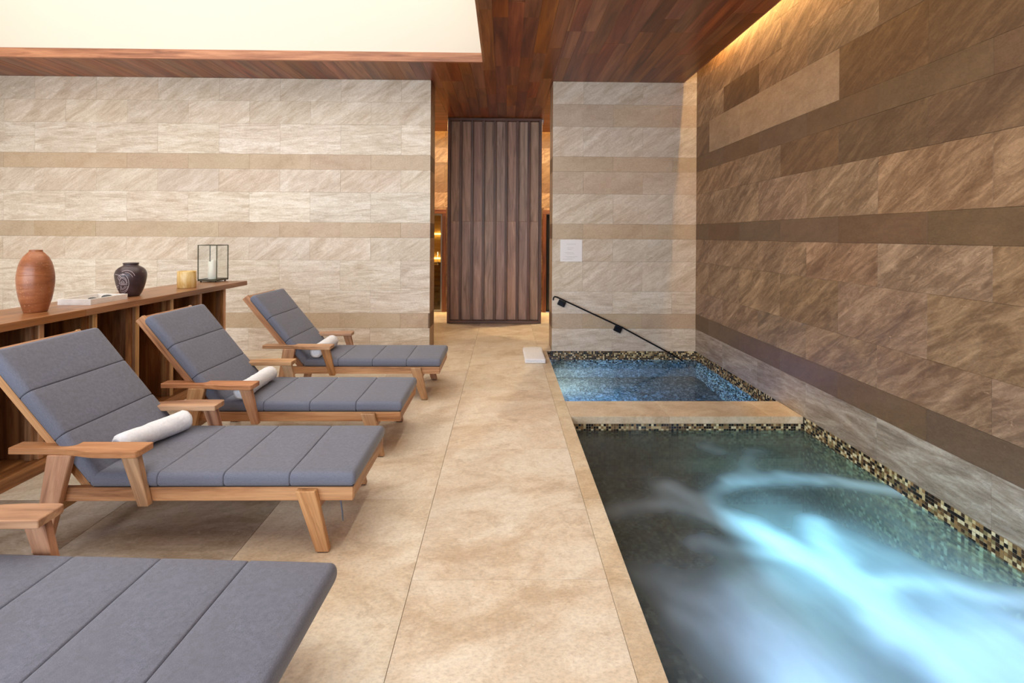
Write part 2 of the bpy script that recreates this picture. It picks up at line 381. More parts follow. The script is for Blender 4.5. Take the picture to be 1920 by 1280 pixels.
# ---------------------------------------------------------------- room shell
XW, YW, XL, XR = 2.578, 6.566, -0.984, 0.645     # right wall, back wall, passage edges
XLEFT, YREAR, HT = -7.2, -2.5, 3.6
YH = 9.9                                           # hall back wall
GAP = 0.0006
TH = 0.02
ROWS = [0, .3, .5, .8, 1.2, 1.5, 1.7, 2.1, 2.4, 2.6, 3.0, 3.3, 3.6]
KB = ['wavy', 'plain', 'wavy', 'wavy', 'diagonal', 'plain', 'wavy', 'diagonal', 'plain', 'wavy', 'diagonal', 'diagonal']
_smesh = {}
def stone_obj(parent, mat, L, Hh, loc, face):
    """face: 'y' looks to -Y, 'x' looks to -X, '+x' looks to +X; loc = lower left corner seen from the front, on the finished face"""
    k = (mat, round(L, 3), round(Hh, 3))
    if k not in _smesh:
        me = box_mesh('stone', (GAP, L - GAP, 0, TH, GAP, Hh - GAP), (1, 0, 0), 0.0007); me.materials.append(MATS[mat]); _smesh[k] = me
    rz = {'y': 0, 'x': -math.pi / 2, '+x': math.pi / 2}[face]
    j = random.uniform(-0.0008, 0.0008)
    off = {'y': (0, j, 0), 'x': (j, 0, 0), '+x': (-j, 0, 0)}[face]
    o = obj('stone', _smesh[k], None, parent, (loc[0] + off[0], loc[1] + off[1], loc[2]), (0, 0, rz))
    return o
def cuts(a, b, anchor, step=0.8):
    """joint positions between a and b, one joint at anchor"""
    k0 = math.ceil((a - anchor) / step - 1e-6); c = [a]; x = anchor + k0 * step
    while x < b - 1e-6:
        if x > a + 0.02: c.append(x)
        x += step
    c.append(b); return c

# back wall, left of the passage (a thick pier wall)
WT = 0.40
wb = struct('wall_back', boxes_mesh('wall_back', [(XLEFT, XL - TH, YW + TH, YW + WT, -0.03, 4.0)]), 'grout', 'long back wall clad in pale banded travertine', 'wall')
for r in range(12):
    z0, z1 = ROWS[r], ROWS[r + 1]; cs = cuts(XLEFT, XL, XL - (0.39 if r % 2 == 1 else 0.79))
    for a, b in zip(cs, cs[1:]): stone_obj(wb, 'travertine_' + KB[r], b - a, z1 - z0, (a, YW, z0), 'y')
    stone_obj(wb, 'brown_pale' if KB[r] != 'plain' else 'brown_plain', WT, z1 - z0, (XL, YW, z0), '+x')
# back wall, right of the passage
KP = ['wavy', 'plain', 'wavy', 'diagonal', 'diagonal', 'plain', 'diagonal', 'pier', 'plain', 'diagonal', 'pier', 'diagonal']
wp = struct('wall_back_right', boxes_mesh('wall_back_right', [(XR + TH, XW + 0.02, YW + TH, YW + WT, -1.3, 4.0)]), 'grout', 'travertine back wall between the passage and the right corner', 'wall')
for r in range(12):
    z0, z1 = ROWS[r], ROWS[r + 1]; cs = cuts(XR, XW, XR + (0.41 if r % 2 == 1 else 0.81))
    for a, b in zip(cs, cs[1:]):
        m = KP[r]; m = 'pier_plain' if m == 'pier' else 'travertine_' + m
        stone_obj(wp, m, b - a, z1 - z0, (a, YW, z0), 'y')
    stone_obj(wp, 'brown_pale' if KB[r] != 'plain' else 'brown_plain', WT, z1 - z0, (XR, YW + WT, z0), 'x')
cs = cuts(XR, XW, XR + 0.41)
for a, b in zip(cs, cs[1:]): stone_obj(wp, 'travertine_diagonal', b - a, 0.4, (a, YW, 3.6), 'y')
# right wall
KR = ['brown_wavy', 'brown_plain', 'brown_diagonal', 'brown_diagonal', 'brown_diagonal', 'brown_plain', 'brown_diagonal', 'brown_dark', 'brown_plain', 'brown_dark', 'brown_dark', 'brown_diagonal', 'brown_diagonal']
wr = struct('wall_right', boxes_mesh('wall_right', [(XW + TH, XW + 0.3, YREAR, YW + WT, -1.3, 4.02)]), 'brown_grout', 'right wall above the pools clad in brown banded travertine', 'wall')
for r in range(13):
    z0, z1 = (ROWS + [4.0])[r], (ROWS + [4.0])[r + 1]
    cs = cuts(YREAR, YW, YW - (0.41 if r % 2 == 1 else 0.81))
    n = len(cs) - 1
    for i, (a, b) in enumerate(zip(cs, cs[1:])):
        m = KR[r]; k = n - 1 - i                    # k counts stones from the back corner
        if r == 9 and k in (1, 2, 3): m = 'brown_pale'
        if r == 7 and k in (0, 1, 2): m = 'brown_diagonal'
        if r == 10 and k in (1, 3, 4): m = 'brown_diagonal'
        stone_obj(wr, m, b - a, z1 - z0, (XW, b, z0), 'x')
# left and rear walls of the room (outside the picture)
wl_ = struct('wall_left', boxes_mesh('wall_left', [(XLEFT - 0.2, XLEFT, YREAR, YW + WT, -0.03, 4.0)]), 'white_paint', 'plain left wall far behind the console', 'wall')
wq = struct('wall_front', boxes_mesh('wall_front', [(XLEFT, XW + 0.3, YREAR - 0.2, YREAR, -1.3, 0.12), (XLEFT, XW + 0.3, YREAR - 0.2, YREAR, 3.4, 4.9), (0.5, XW + 0.3, YREAR - 0.2, YREAR, 0.12, 3.4)]), 'white_paint', 'wall with the glazed front behind the camera', 'wall')
w1 = struct('window_1', boxes_mesh('window_1', [(x - 0.03, x + 0.03, YREAR - 0.12, YREAR - 0.06, 0.12, 3.4) for x in (-7.17, -5.6, -4.1, -2.6, -1.1, 0.47)]), 'black_metal', 'tall glazed front with dark mullions behind the camera', 'window')
for i in range(5):
    xs = (-7.17, -5.6, -4.1, -2.6, -1.1, 0.47); obj('pane', box_mesh('pane', (xs[i] + 0.03, xs[i + 1] - 0.03, YREAR - 0.095, YREAR - 0.085, 0.12, 3.4)), 'clear_glass', w1)

# hall behind the passage
DL, DR, DZ = (-2.16, -1.165), (0.775, 1.78), 2.06
wh = struct('wall_hall', boxes_mesh('wall_hall', [(-3.2, DL[0], YH + TH, YH + 0.2, -0.03, 4.0), (DL[1], DR[0], YH + TH, YH + 0.2, -0.03, 4.0), (DR[1], 3.0, YH + TH, YH + 0.2, -0.03, 4.0), (DL[0], DL[1], YH + TH, YH + 0.2, DZ, 4.0), (DR[0], DR[1], YH + TH, YH + 0.2, DZ, 4.0)]), 'brown_grout', 'stone end wall of the hall behind the wooden screen', 'wall')
for r in range(13):
    z0, z1 = (ROWS + [4.0])[r], (ROWS + [4.0])[r + 1]; cs = cuts(-3.2, 3.0, -1.6 + (0.4 if r % 2 else 0))
    for a, b in zip(cs, cs[1:]):
        segs = [(a, b, z0, z1)]
        if z0 < DZ:
            segs = []
            lo = max(z0, DZ) if z1 > DZ else None
            for p, q in ((-3.2, DL[0]), (DL[1], DR[0]), (DR[1], 3.0)):
                s, e = max(a, p), min(b, q)
                if e - s > 0.02: segs.append((s, e, z0, z1))
            for p, q in (DL, DR):
                s, e = max(a, p), min(b, q)
                if lo is not None and e - s > 0.02 and z1 - DZ > 0.02: segs.append((s, e, DZ, z1))
        for s, e, q0, q1 in segs: stone_obj(wh, 'brown_dark' if (r + len(_smesh)) % 3 else 'brown_diagonal', e - s, q1 - q0, (s, YH, q0), 'y')
struct('wall_hall_left', boxes_mesh('wall_hall_left', [(-3.4, -3.2, YW + WT, YH + 0.2, -0.03, 4.0)]), 'brown_grout', 'left end wall of the hall, hidden behind the pier', 'wall')
struct('wall_hall_right', boxes_mesh('wall_hall_right', [(3.0, 3.2, YW + WT, YH + 0.2, -0.03, 4.0)]), 'brown_grout', 'right end wall of the hall, hidden behind the pier', 'wall')

# doors at the hall end
def door(n, x0, x1, glass, label, dark):
    d = thing(n, ((x0 + x1) / 2, YH, 0), label, 'door'); d['kind'] = 'structure'
    w = (x1 - x0) / 2
    for s in (-1, 1): obj('jamb', box_mesh('jamb', (min(s * w, s * (w - 0.075)), max(s * w, s * (w - 0.075)), -0.03, 0.16, 0, DZ - 0.09), bevel=0.004), 'door_wood', d)
    obj('lintel', box_mesh('lintel', (-w, w, -0.03, 0.16, DZ - 0.09, DZ), bevel=0.004), 'door_wood', d)
    lf = obj('door_frame', boxes_mesh('door_frame', [(-w + 0.08, -w + 0.11, 0.03, 0.07, 0.01, DZ - 0.095), (w - 0.11, w - 0.08, 0.03, 0.07, 0.01, DZ - 0.095), (-w + 0.11, w - 0.11, 0.03, 0.07, 0.01, 0.04), (-w + 0.11, w - 0.11, 0.03, 0.07, DZ - 0.125, DZ - 0.095)]), 'black_metal' if dark else 'steel', d)
    obj('pane', box_mesh('pane', (-w + 0.11, w - 0.11, 0.045, 0.055, 0.04, DZ - 0.125)), glass, d)
    hx = w - 0.16
    obj('handle', tube_mesh('handle', [(hx, 0.03, 0.95), (hx, -0.03, 0.95), (hx, -0.03, 1.2), (hx, 0.03, 1.2)], 0.009), 'steel', lf)
    return d
door('door_1', DL[0], DL[1], 'sauna_glass', 'glass sauna door in dark wooden frame left of the slatted screen', False)
door('door_2', DR[0], DR[1], 'dark_glass', 'dark glass door in wooden frame right of the slatted screen', True)
# sauna room
sr = struct('wall_sauna', boxes_mesh('wall_sauna', [(-3.2, -0.6, 12.2, 12.3, 0, 2.3), (-3.3, -3.2, YH + 0.2, 12.3, 0, 2.3), (-0.6, -0.5, YH + 0.2, 12.3, 0, 2.3), (-3.3, -0.5, YH + 0.2, 12.3, 2.3, 2.4)]), 'sauna_wood', 'wooden lining of the sauna seen through the glass door', 'wall')
struct('floor_sauna', boxes_mesh('floor_sauna', [(-3.3, -0.5, YH + 0.2, 12.3, -0.1, 0.0)]), 'grout', 'sauna floor behind the glass door', 'floor')
def bench(y0, y1, z, label):
    b = thing('sauna_bench', (-1.9, (y0 + y1) / 2, 0), label, 'bench', 'benches in the sauna'); w = (y1 - y0) / 2
    k = 0; y = -w
    while y < w - 0.03: obj('slat', box_mesh('slat', (-1.25, 1.25, y, y + 0.075, z - 0.03, z), bevel=0.004), 'sauna_wood', b); y += 0.09
    for q in range(3): obj('front_slat', box_mesh('front_slat', (-1.25, 1.25, -w - 0.001, -w + 0.02, z - 0.13 - q * 0.12, z - 0.05 - q * 0.12)), 'sauna_wood', b)
    for x in (-1.2, -0.4, 0.4, 1.2): obj('leg', box_mesh('leg', (x - 0.03, x + 0.03, -w + 0.03, -w + 0.09, 0, z - 0.03)), 'sauna_wood', b)
bench(10.9, 11.5, 0.45, 'lower slatted bench in the sauna behind glass door'); bench(11.5, 12.15, 0.9, 'upper slatted bench in the sauna behind glass door')
for z, lab in ((0.95, 'warm light strip along the lower sauna backrest'), (1.55, 'warm light strip along the upper sauna wall')):
    tag(obj('light_strip', box_mesh('light_strip', (-3.1, -0.7, 12.14, 12.18, z, z + 0.04)), 'led_sauna'), lab, 'light', 'sauna light strips')

# floor of large travertine slabs
POOLX, NEAR0, NEAR1, FAR0, FAR1 = 0.578, 0.30, 4.185, 4.58, YW
fl = struct('floor', boxes_mesh('floor', [(XLEFT, 0.46, YREAR, YH + 0.02, -0.12, -0.03), (0.46, XW + 0.02, YREAR, 0.2, -0.12, -0.03), (0.46, 3.0, YW + WT, YH + 0.02, -0.12, -0.03), (0.46, XR + TH, YW + TH, YW + WT, -0.12, -0.03)]), 'grout', 'floor of large beige travertine slabs', 'floor')
_fm = {}
def slab(parent, x0, x1, y0, y1, mat, name='slab', z0=-0.03, z1=0.0, j=0.0009):
    k = (mat, round(x1 - x0, 3), round(y1 - y0, 3), z0, z1)
    if k not in _fm:
        hx, hy = (x1 - x0) / 2 - j, (y1 - y0) / 2 - j
        me = box_mesh(name, (-hx, hx, -hy, hy, z0, z1), (1, 0, 0), 0.001, (0, 1, 0)); me.materials.append(MATS[mat]); _fm[k] = me
    return obj(name, _fm[k], None, parent, ((x0 + x1) / 2, (y0 + y1) / 2, 0))
xc = [0.472 - 0.876 * k for k in range(10)]
for c in range(9):
    x1, x0 = xc[c], max(xc[c + 1], XLEFT); off = 2.203 if c % 2 == 0 else 2.881
    ys = cuts(YREAR, YH, off, 1.352)
    for a, b in zip(ys, ys[1:]):
        if x1 > XL and x0 < XL and a < YW + WT and b > YW or x1 <= XL:      # slabs stop at the back wall
            if a >= YW - 0.01 and not (c == 1): continue
            if a < YW < b: slab(fl, x0, x1, a, YW, 'floor_stone'); (slab(fl, max(x0, XL), x1, YW, b, 'floor_stone') if x1 > XL else None); continue
        g = (c == 2 and 1.5 < a < 2.4) or (c == 3 and a < 2) or (c == 1 and 2.8 < a < 3.2 and False)
        slab(fl, x0, x1, a, b, 'floor_grey' if g else 'floor_stone')
for x0, x1 in ((-3.2, -2.156), (-2.156, -1.28)): slab(fl, x0, x1, YW + WT, YH, 'floor_stone')
for x0, x1 in ((0.472, 1.35), (1.35, 2.2), (2.2, 3.0)): slab(fl, x0, x1, YW + WT, YH, 'floor_stone')
slab(fl, 0.472, XR, YW, YW + WT, 'floor_stone')
for x0, x1 in ((0.472, 1.35), (1.35, XW)): slab(fl, x0, x1, YREAR, NEAR0 - 0.1, 'floor_stone')

# pool copings
cp = struct('trim_pool_coping', boxes_mesh('trim_pool_coping', [(0.476, POOLX - 0.004, NEAR0 - 0.1, YW + TH, -0.12, -0.055), (POOLX, XW, NEAR1 + 0.004, FAR0 - 0.004, -0.12, -0.055)]), 'grout', 'travertine coping around the two pools', 'coping')
ys = cuts(NEAR0 - 0.1, NEAR1, 2.881, 1.352)
for a, b in zip(ys, ys[1:]): slab(cp, 0.472, POOLX, a, b, 'coping_stone', 'coping_slab', -0.06)
ys = cuts(NEAR1, YW + 0.0, FAR0, 0.95)
for a, b in zip(ys, ys[1:]): slab(cp, 0.472, POOLX, a, b, 'coping_stone', 'coping_slab', -0.06)
for a, b in ((POOLX, 1.42), (1.42, 2.30), (2.30, XW)): slab(cp, a, b, NEAR1, FAR0, 'coping_stone', 'coping_slab', -0.06)

# ---------------------------------------------------------------- pools
PITCH, TILE = 0.0215, 0.0188
def mosaic(name, parent, mat, panels, prd=0.0022):
    V, F = [], []
    for o, u, v, lu, lv in panels:
        o, u, v = np.array(o, float), np.array(u, float), np.array(v, float); nrm = np.cross(u, v)
        nu, nv = int(lu / PITCH + 0.3), int(lv / PITCH + 0.3)
        for i in range(nu):
            for j in range(nv):
                p = o + u * (i * PITCH + (PITCH - TILE) / 2) + v * (j * PITCH + (PITCH - TILE) / 2)
                q = [p, p + u * TILE, p + u * TILE + v * TILE, p + v * TILE]; b = len(V)
                V += [tuple(x) for x in q] + [tuple(x + nrm * prd) for x in q]
                F += [(b + 4, b + 5, b + 6, b + 7), (b, b + 1, b + 5, b + 4), (b + 1, b + 2, b + 6, b + 5), (b + 2, b + 3, b + 7, b + 6), (b + 3, b, b + 4, b + 7)]
    o = obj(name, mesh(name, V, F), mat, parent); o['kind'] = 'stuff'
    return o
WZ = -0.115
def basin(name, x0, x1, y0, y1, depth, topn, label):
    b = struct(name, boxes_mesh(name, [(x0 - 0.1, x0, y0 - 0.1, y1 + 0.0, -depth, -0.061), (x0, x1, y0 - 0.1, y0, -depth, -0.061), (x0 - 0.1, x1 + 0.05, y0 - 0.1, y1 + 0.0, -depth - 0.1, -depth), (x0, x1, y1, y1 + 0.02, -depth, topn)] + [(x1, x1 + 0.012, y0, y1, -depth, -0.001)]), 'mosaic_grout', label, 'pool')
    return b
# far pool
FD = 0.90
bf = basin('pool_basin_far', POOLX, XW, FAR0, FAR1, FD, -0.001, 'small plunge pool basin lined with mosaic in the back corner')
mosaic('waterline_mosaic', bf, 'mosaic_tiles', [((POOLX, FAR1 - 0.0005, -0.301), (1, 0, 0), (0, 0, 1), XW - POOLX, 0.301), ((XW - 0.0005, FAR1, -0.903), (0, -1, 0), (0, 0, 1), FAR1 - FAR0, 0.903)])
mosaic('deep_mosaic', bf, 'mosaic_deep', [((POOLX, FAR0, -FD + 0.001), (1, 0, 0), (0, 1, 0), XW - POOLX, FAR1 - FAR0), ((POOLX, FAR1 - 0.0005, -FD), (1, 0, 0), (0, 0, 1), XW - POOLX, FD - 0.301)])
# near pool (whirlpool) with a bench along the deck side
ND = 0.95
bn = basin('pool_basin_near', POOLX, XW, NEAR0, NEAR1, ND, -0.061, 'long whirlpool basin lined with mosaic beside the deck')
bench_o = obj('bench', box_mesh('bench', (POOLX, 1.22, NEAR0, NEAR1 - 0.001, -ND, -0.52)), 'deep_grout', bn)
mosaic('waterline_mosaic', bn, 'mosaic_tiles', [((POOLX, NEAR1 - 0.0005, -0.19), (1, 0, 0), (0, 0, 1), XW - POOLX, 0.13), ((XW - 0.0005, NEAR1, -0.495), (0, -1, 0), (0, 0, 1), NEAR1 - NEAR0, 0.495)])
mosaic('deep_mosaic', bn, 'mosaic_deep', [((POOLX, NEAR0, -0.519), (1, 0, 0), (0, 1, 0), 0.64, NEAR1 - NEAR0), ((POOLX, NEAR1 - 0.0005, -0.75), (1, 0, 0), (0, 0, 1), XW - POOLX, 0.56), ((XW - 0.0005, NEAR1, -0.925), (0, -1, 0), (0, 0, 1), NEAR1 - NEAR0, 0.43), ((1.2205, NEAR0, -ND), (0, 1, 0), (0, 0, 1), NEAR1 - NEAR0, ND - 0.52), ((1.23, NEAR0, -ND + 0.001), (1, 0, 0), (0, 1, 0), XW - 1.23, NEAR1 - NEAR0)])
# underwater lamps
def pool_light(loc, d, lens, r, label):
    L = thing('pool_light', loc, label, 'pool light', 'underwater pool lights')
    L.rotation_euler = Vector(d).to_track_quat('Z', 'Y').to_euler()
    obj('rim', lathe_mesh('rim', [(r, 0), (r + 0.02, 0), (r + 0.02, 0.012), (r, 0.012), (r, 0)], 24), 'steel', L)
    obj('lens', lathe_mesh('lens', [(0.0, 0.006), (r * 0.7, 0.005), (r, 0.0)], 24), lens, L)
pool_light((POOLX + 0.012, 5.25, -0.45), (1, 0, -0.1), 'pool_lens_blue', 0.07, 'underwater lamp in the deck-side wall of the far pool')
pool_light((POOLX + 0.012, 6.15, -0.62), (1, 0, -0.35), 'pool_lens_white', 0.05, 'underwater lamp in the deck-side wall near the back corner')
pool_light((1.45, 1.45, -ND + 0.01), (0, 0, 1), 'pool_lens_aqua', 0.08, 'underwater lamp in the near floor of the whirlpool')
pool_light((1.75, 2.05, -ND + 0.01), (0, 0, 1), 'pool_lens_aqua', 0.10, 'underwater lamp in the deep floor of the whirlpool')
pool_light((1.08, 1.62, -0.512), (0, 0, 1), 'pool_lens_aqua', 0.06, 'underwater lamp in the bench top of the whirlpool')
pool_light((2.25, 1.75, -ND + 0.01), (0, 0, 1), 'pool_lens_lilac', 0.08, 'underwater lamp in the floor by the right wall')
pool_light((1.235, 2.65, -0.70), (1, 0, 0.1), 'pool_lens_cyan', 0.06, 'underwater lamp in the bench front of the whirlpool')

# water surfaces (gently uneven meshes with thickness-free surface at the waterline)
def fbm(x, y, seed, octs=5, lac=2.0):
    rng = np.random.RandomState(seed); out = np.zeros_like(x); amp = 1.0; f = 1.0; tot = 0
    for o in range(octs):
        g = rng.rand(64, 64); xi, yi = x * f, y * f
        x0, y0 = np.floor(xi).astype(int), np.floor(yi).astype(int); fx, fy = xi - x0, yi - y0
        fx, fy = fx * fx * (3 - 2 * fx), fy * fy * (3 - 2 * fy)
        a, b, c, d = g[x0 % 64, y0 % 64], g[(x0 + 1) % 64, y0 % 64], g[x0 % 64, (y0 + 1) % 64], g[(x0 + 1) % 64, (y0 + 1) % 64]
        out += amp * ((a * (1 - fx) + b * fx) * (1 - fy) + (c * (1 - fx) + d * fx) * fy); tot += amp; amp *= 0.5; f *= lac
    return out / tot
def water_mesh(name, x0, x1, y0, y1, nx, ny, amp, foam=None):
    gx, gy = np.meshgrid(np.linspace(x0, x1, nx), np.linspace(y0, y1, ny), indexing='ij')
    edge = np.minimum(np.minimum(gx - x0, x1 - gx), np.minimum(gy - y0, y1 - gy)); edge = np.clip(edge / 0.15, 0.3, 1)
    z = WZ + (fbm(gx * 3, gy * 3, 3, 3) - 0.5) * amp * edge
    V = np.stack([gx, gy, z], -1).reshape(-1, 3); F = [(i * ny + j, (i + 1) * ny + j, (i + 1) * ny + j + 1, i * ny + j + 1) for i in range(nx - 1) for j in range(ny - 1)]
    me = mesh(name, V.tolist(), F, smooth=True)
    if foam is not None:
        at = me.attributes.new('foam', 'FLOAT', 'POINT'); at.data.foreach_set('value', foam(gx, gy).astype('f').ravel())
    return me
# foam streaks thrown by the jets: (polyline, width, density)
STREAKS = [([(1.6, 3.83), (1.66, 3.74)], 0.11, 0.45), ([(1.95, 3.73), (1.74, 3.44), (1.38, 3.15), (1.2, 3.09)], 0.075, 0.42),
           ([(2.56, 3.17), (2.22, 3.28), (1.96, 3.36), (1.55, 3.30)], 0.085, 0.85), ([(2.56, 3.17), (2.3, 3.22)], 0.06, 0.5),
           ([(1.12, 3.22), (1.38, 2.88), (1.55, 2.54), (1.69, 2.2), (1.73, 1.92), (1.75, 1.2)], 0.12, 0.85),
           ([(0.63, 2.94), (1.01, 3.03), (1.25, 2.86), (1.5, 2.62)], 0.10, 0.60), ([(1.26, 2.27), (1.2, 2.05)], 0.30, 0.60), ([(1.08, 2.0), (1.15, 1.2)], 0.24, 1.0),
           ([(0.69, 2.38), (0.97, 2.28), (1.2, 2.3)], 0.13, 0.55), ([(2.56, 2.24), (2.14, 2.32), (1.80, 2.29)], 0.075, 0.80),
           ([(1.85, 2.82), (1.74, 2.46), (1.60, 2.0)], 0.10, 0.75), ([(2.45, 1.9), (2.16, 2.05), (1.9, 2.0)], 0.12, 0.7), ([(1.03, 2.63), (1.33, 2.54), (1.6, 2.48)], 0.07, 0.5),
           ([(0.78, 2.16), (0.92, 2.0), (1.0, 1.8)], 0.10, 0.5), ([(1.95, 2.6), (2.1, 2.2), (2.0, 1.8)], 0.22, 0.45), ([(2.0, 1.8), (1.7, 1.2)], 0.4, 0.8)]
def foam_fn(gx, gy):
    wx = gx + (fbm(gx * 2.2 + 5, gy * 2.2, 11, 4) - 0.5) * 0.22; wy = gy + (fbm(gx * 2.2, gy * 2.2 + 9, 12, 4) - 0.5) * 0.22
    tot = np.zeros_like(gx)
    for pl, w, dn in STREAKS:
        best = np.full_like(gx, 1e9)
        for (ax, ay), (bx, by) in zip(pl, pl[1:]):
            dx, dy = bx - ax, by - ay; tt = np.clip(((wx - ax) * dx + (wy - ay) * dy) / (dx * dx + dy * dy), 0, 1)
            best = np.minimum(best, (wx - ax - tt * dx) ** 2 + (wy - ay - tt * dy) ** 2)
        tot = 1 - (1 - tot) * (1 - dn * np.exp(-best / (w * w)))
    soft = 0.75 + 0.5 * (fbm(gx * 6 + gy * 2, gy * 1.6 - gx, 21, 4) - 0.5)
    tot = tot ** 1.25 * 1.1
    return np.clip(tot * soft * 0.9 + 0.08 + 0.32 * np.clip(fbm(gx * 3 + 40, gy * 2, 31, 4) - 0.42, 0, 1), 0, 0.93)
tag(obj('pool_water', water_mesh('pool_water', POOLX, XW, FAR0, FAR1, 60, 60, 0.006), 'still_water'), 'still blue-lit water of the small pool in the back corner', 'water', 'water in the two pools', 'stuff')
tag(obj('pool_water', water_mesh('pool_water', POOLX, XW, NEAR0, NEAR1, 170, 300, 0.02, foam_fn), 'foaming_water'), 'churning blue-white water of the long whirlpool beside the deck', 'water', 'water in the two pools', 'stuff')

# ---------------------------------------------------------------- ceiling
OX0, OX1, OY0, OY1 = -6.4, -0.268, 0.3, 5.856       # light well opening
CX = 2.392                                           # ceiling edge at the right cove
CYH = 9.78                                           # ceiling edge at the hall cove
ce = struct('ceiling', boxes_mesh('ceiling', [(XLEFT, OX0 - 0.04, YREAR, YW, 3.625, 3.70), (OX0 - 0.04, OX1 + 0.04, YREAR, OY0 - 0.04, 3.625, 3.70), (OX0, OX1 + 0.04, OY1 + 0.04, YW + WT, 3.625, 3.70), (OX1 + 0.04, CX, YREAR, YW, 3.625, 3.70), (-3.2, 3.0, YW + 0.03, CYH, 3.625, 3.70),
    (2.1, XW + 0.3, YREAR, YW + 0.3, 4.02, 4.1), (2.05, 2.1, YREAR, YW, 3.70, 4.1), (-3.2, 3.0, 9.4, YH + 0.2, 4.0, 4.1), (-3.2, 3.0, 9.35, 9.4, 3.70, 4.1)]), 'dark_backing', 'lowered ceiling of walnut planks', 'ceiling')
_pm = {}
def plank(x0, x1, y0, y1):
    k = (round(x1 - x0, 3), round(y1 - y0, 3))
    if k not in _pm:
        me = box_mesh('plank', (GAP * .6, x1 - x0 - GAP * .6, GAP * .6, y1 - y0 - GAP * .6, 0, 0.025), (0, 1, 0), 0.001); me.materials.append(MATS['walnut_ceiling']); _pm[k] = me
    obj('plank', _pm[k], None, ce, (x0, y0, 3.6 + random.uniform(0, 0.0012)))
PW = 0.148
LENS = [0.75, 1.05, 1.35, 1.65]
def run(x0, x1, y0, y1):
    y = y0; first = True
    while y < y1 - 1e-6:
        L = random.choice(LENS)
        if first: L = random.choice([0.45, 0.75, 1.05]); first = False
        e = y + L
        if y1 - e < 0.3: e = y1
        plank(x0, x1, y, min(e, y1)); y = e
x = OX1
while x < CX - 1e-6:
    e = min(x + PW, CX)
    if x >= XR: run(x, e, 1.8, YW)
    elif e > XR: run(x, XR, 1.8, CYH); run(XR, e, 1.8, YW)
    else: run(x, e, 1.8, CYH)
    x = e
x = OX1
while x > XLEFT + 1e-6:
    e = max(x - PW, XLEFT)
    if e >= XL: run(e, x, OY1, CYH)
    elif x > XL: run(XL, x, OY1, CYH); plank(e, XL, OY1, YW)
    else: plank(e, x, OY1, YW)
    x = e
obj('soffit_panel', boxes_mesh('soffit_panel', [(OX1, CX, YREAR, 1.8, 3.6, 3.625), (OX0, OX1, YREAR, OY0, 3.6, 3.625), (XLEFT, OX0, YREAR, OY1, 3.6, 3.625), (-3.2, XL - 0.002, YW + WT, CYH, 3.6, 3.625), (XR + 0.002, 3.0, YW + WT, CYH, 3.6, 3.625)]), 'walnut_ceiling', ce)
obj('cove_edge', box_mesh('cove_edge', (CX, CX + 0.012, YREAR, YW, 3.6, 3.70)), 'walnut_trim', ce)
# light well
lw = struct('wall_lightwell', boxes_mesh('wall_lightwell', [(OX0 - 0.1, OX1 + 0.1, OY1 + 0.012, OY1 + 0.1, 3.70, 4.9), (OX0 - 0.1, OX1 + 0.1, OY0 - 0.1, OY0 - 0.012, 3.70, 4.9), (OX1 + 0.012, OX1 + 0.1, OY0, OY1, 3.70, 4.9), (OX0 - 0.1, OX0 - 0.012, OY0, OY1, 3.70, 4.9)]), 'cream_plaster', 'cream walls of the raised light well', 'wall')
struct('window_2', boxes_mesh('window_2', [(OX0, OX1, OY0, OY1, 4.80, 4.84)]), 'luminous_panel', 'luminous translucent skylight of the raised light well', 'skylight')
for n, d, lab in (('trim_1', (OX0, OX1, OY1 - 0.004, OY1 + 0.03, 3.597, 3.708), 'walnut fascia along the back edge of the light well'), ('trim_2', (OX1, OX1 + 0.03, OY0, OY1 + 0.03, 3.599, 3.708), 'walnut fascia along the right edge of the light well'),
               ('trim_3', (OX0, OX1, OY0 - 0.03, OY0, 3.595, 3.708), 'walnut fascia along the near edge of the light well'), ('trim_4', (OX0 - 0.03, OX0, OY0 - 0.03, OY1 + 0.03, 3.595, 3.708), 'walnut fascia along the left edge of the light well')):
    struct(n, box_mesh(n, d, bevel=0.002), 'walnut_trim', lab, 'trim')
# cove light strips
cs_ = thing('light_strip', (2.425, 2.9, 3.985), 'warm light strip hidden in the cove above the right wall', 'light', 'cove light strips')
cs_.rotation_euler = (0, -0.60, 0)
obj('diffuser', box_mesh('diffuser', (-.015, .015, -3.0, 3.2, -.004, 0)), 'led_cove', cs_)
obj('channel', boxes_mesh('channel', [(-.019, .019, -3.0, 3.2, .0005, .02), (-.019, -.0155, -3.0, 3.2, -.012, .0005), (.0155, .019, -3.0, 3.2, -.012, .0005)]), 'black_metal', cs_)
tag(obj('light_strip', box_mesh('light_strip', (-3.1, 2.9, 9.80, 9.83, 3.955, 3.975)), 'led_hall'), 'warm light strip hidden in the cove at the hall end', 'light', 'cove light strips')
for x, y, lab in ((-1.45, 8.8, 'recessed downlight in the hall left of the passage'), (1.12, 8.8, 'recessed downlight in the hall right of the passage'), (-0.2, 9.25, 'recessed downlight behind the slatted screen'), (0.1, 3.9, 'recessed downlight over the deck between the pools'), (0.1, 2.4, 'recessed downlight over the deck at the whirlpool'), (0.1, 0.9, 'recessed downlight over the deck near the camera')):
    dl = thing('downlight', (x, y, 3.6), lab, 'downlight', 'recessed downlights')
    obj('rim', lathe_mesh('rim', [(0.06, -0.006), (0.085, -0.006), (0.085, 0.0), (0.06, 0.0), (0.06, -0.006)], 24), 'steel', dl)
    obj('lens', lathe_mesh('lens', [(0.0, -0.003), (0.06, -0.003)], 24), 'downlight_lens' if y > 6 else 'deck_lens', dl)

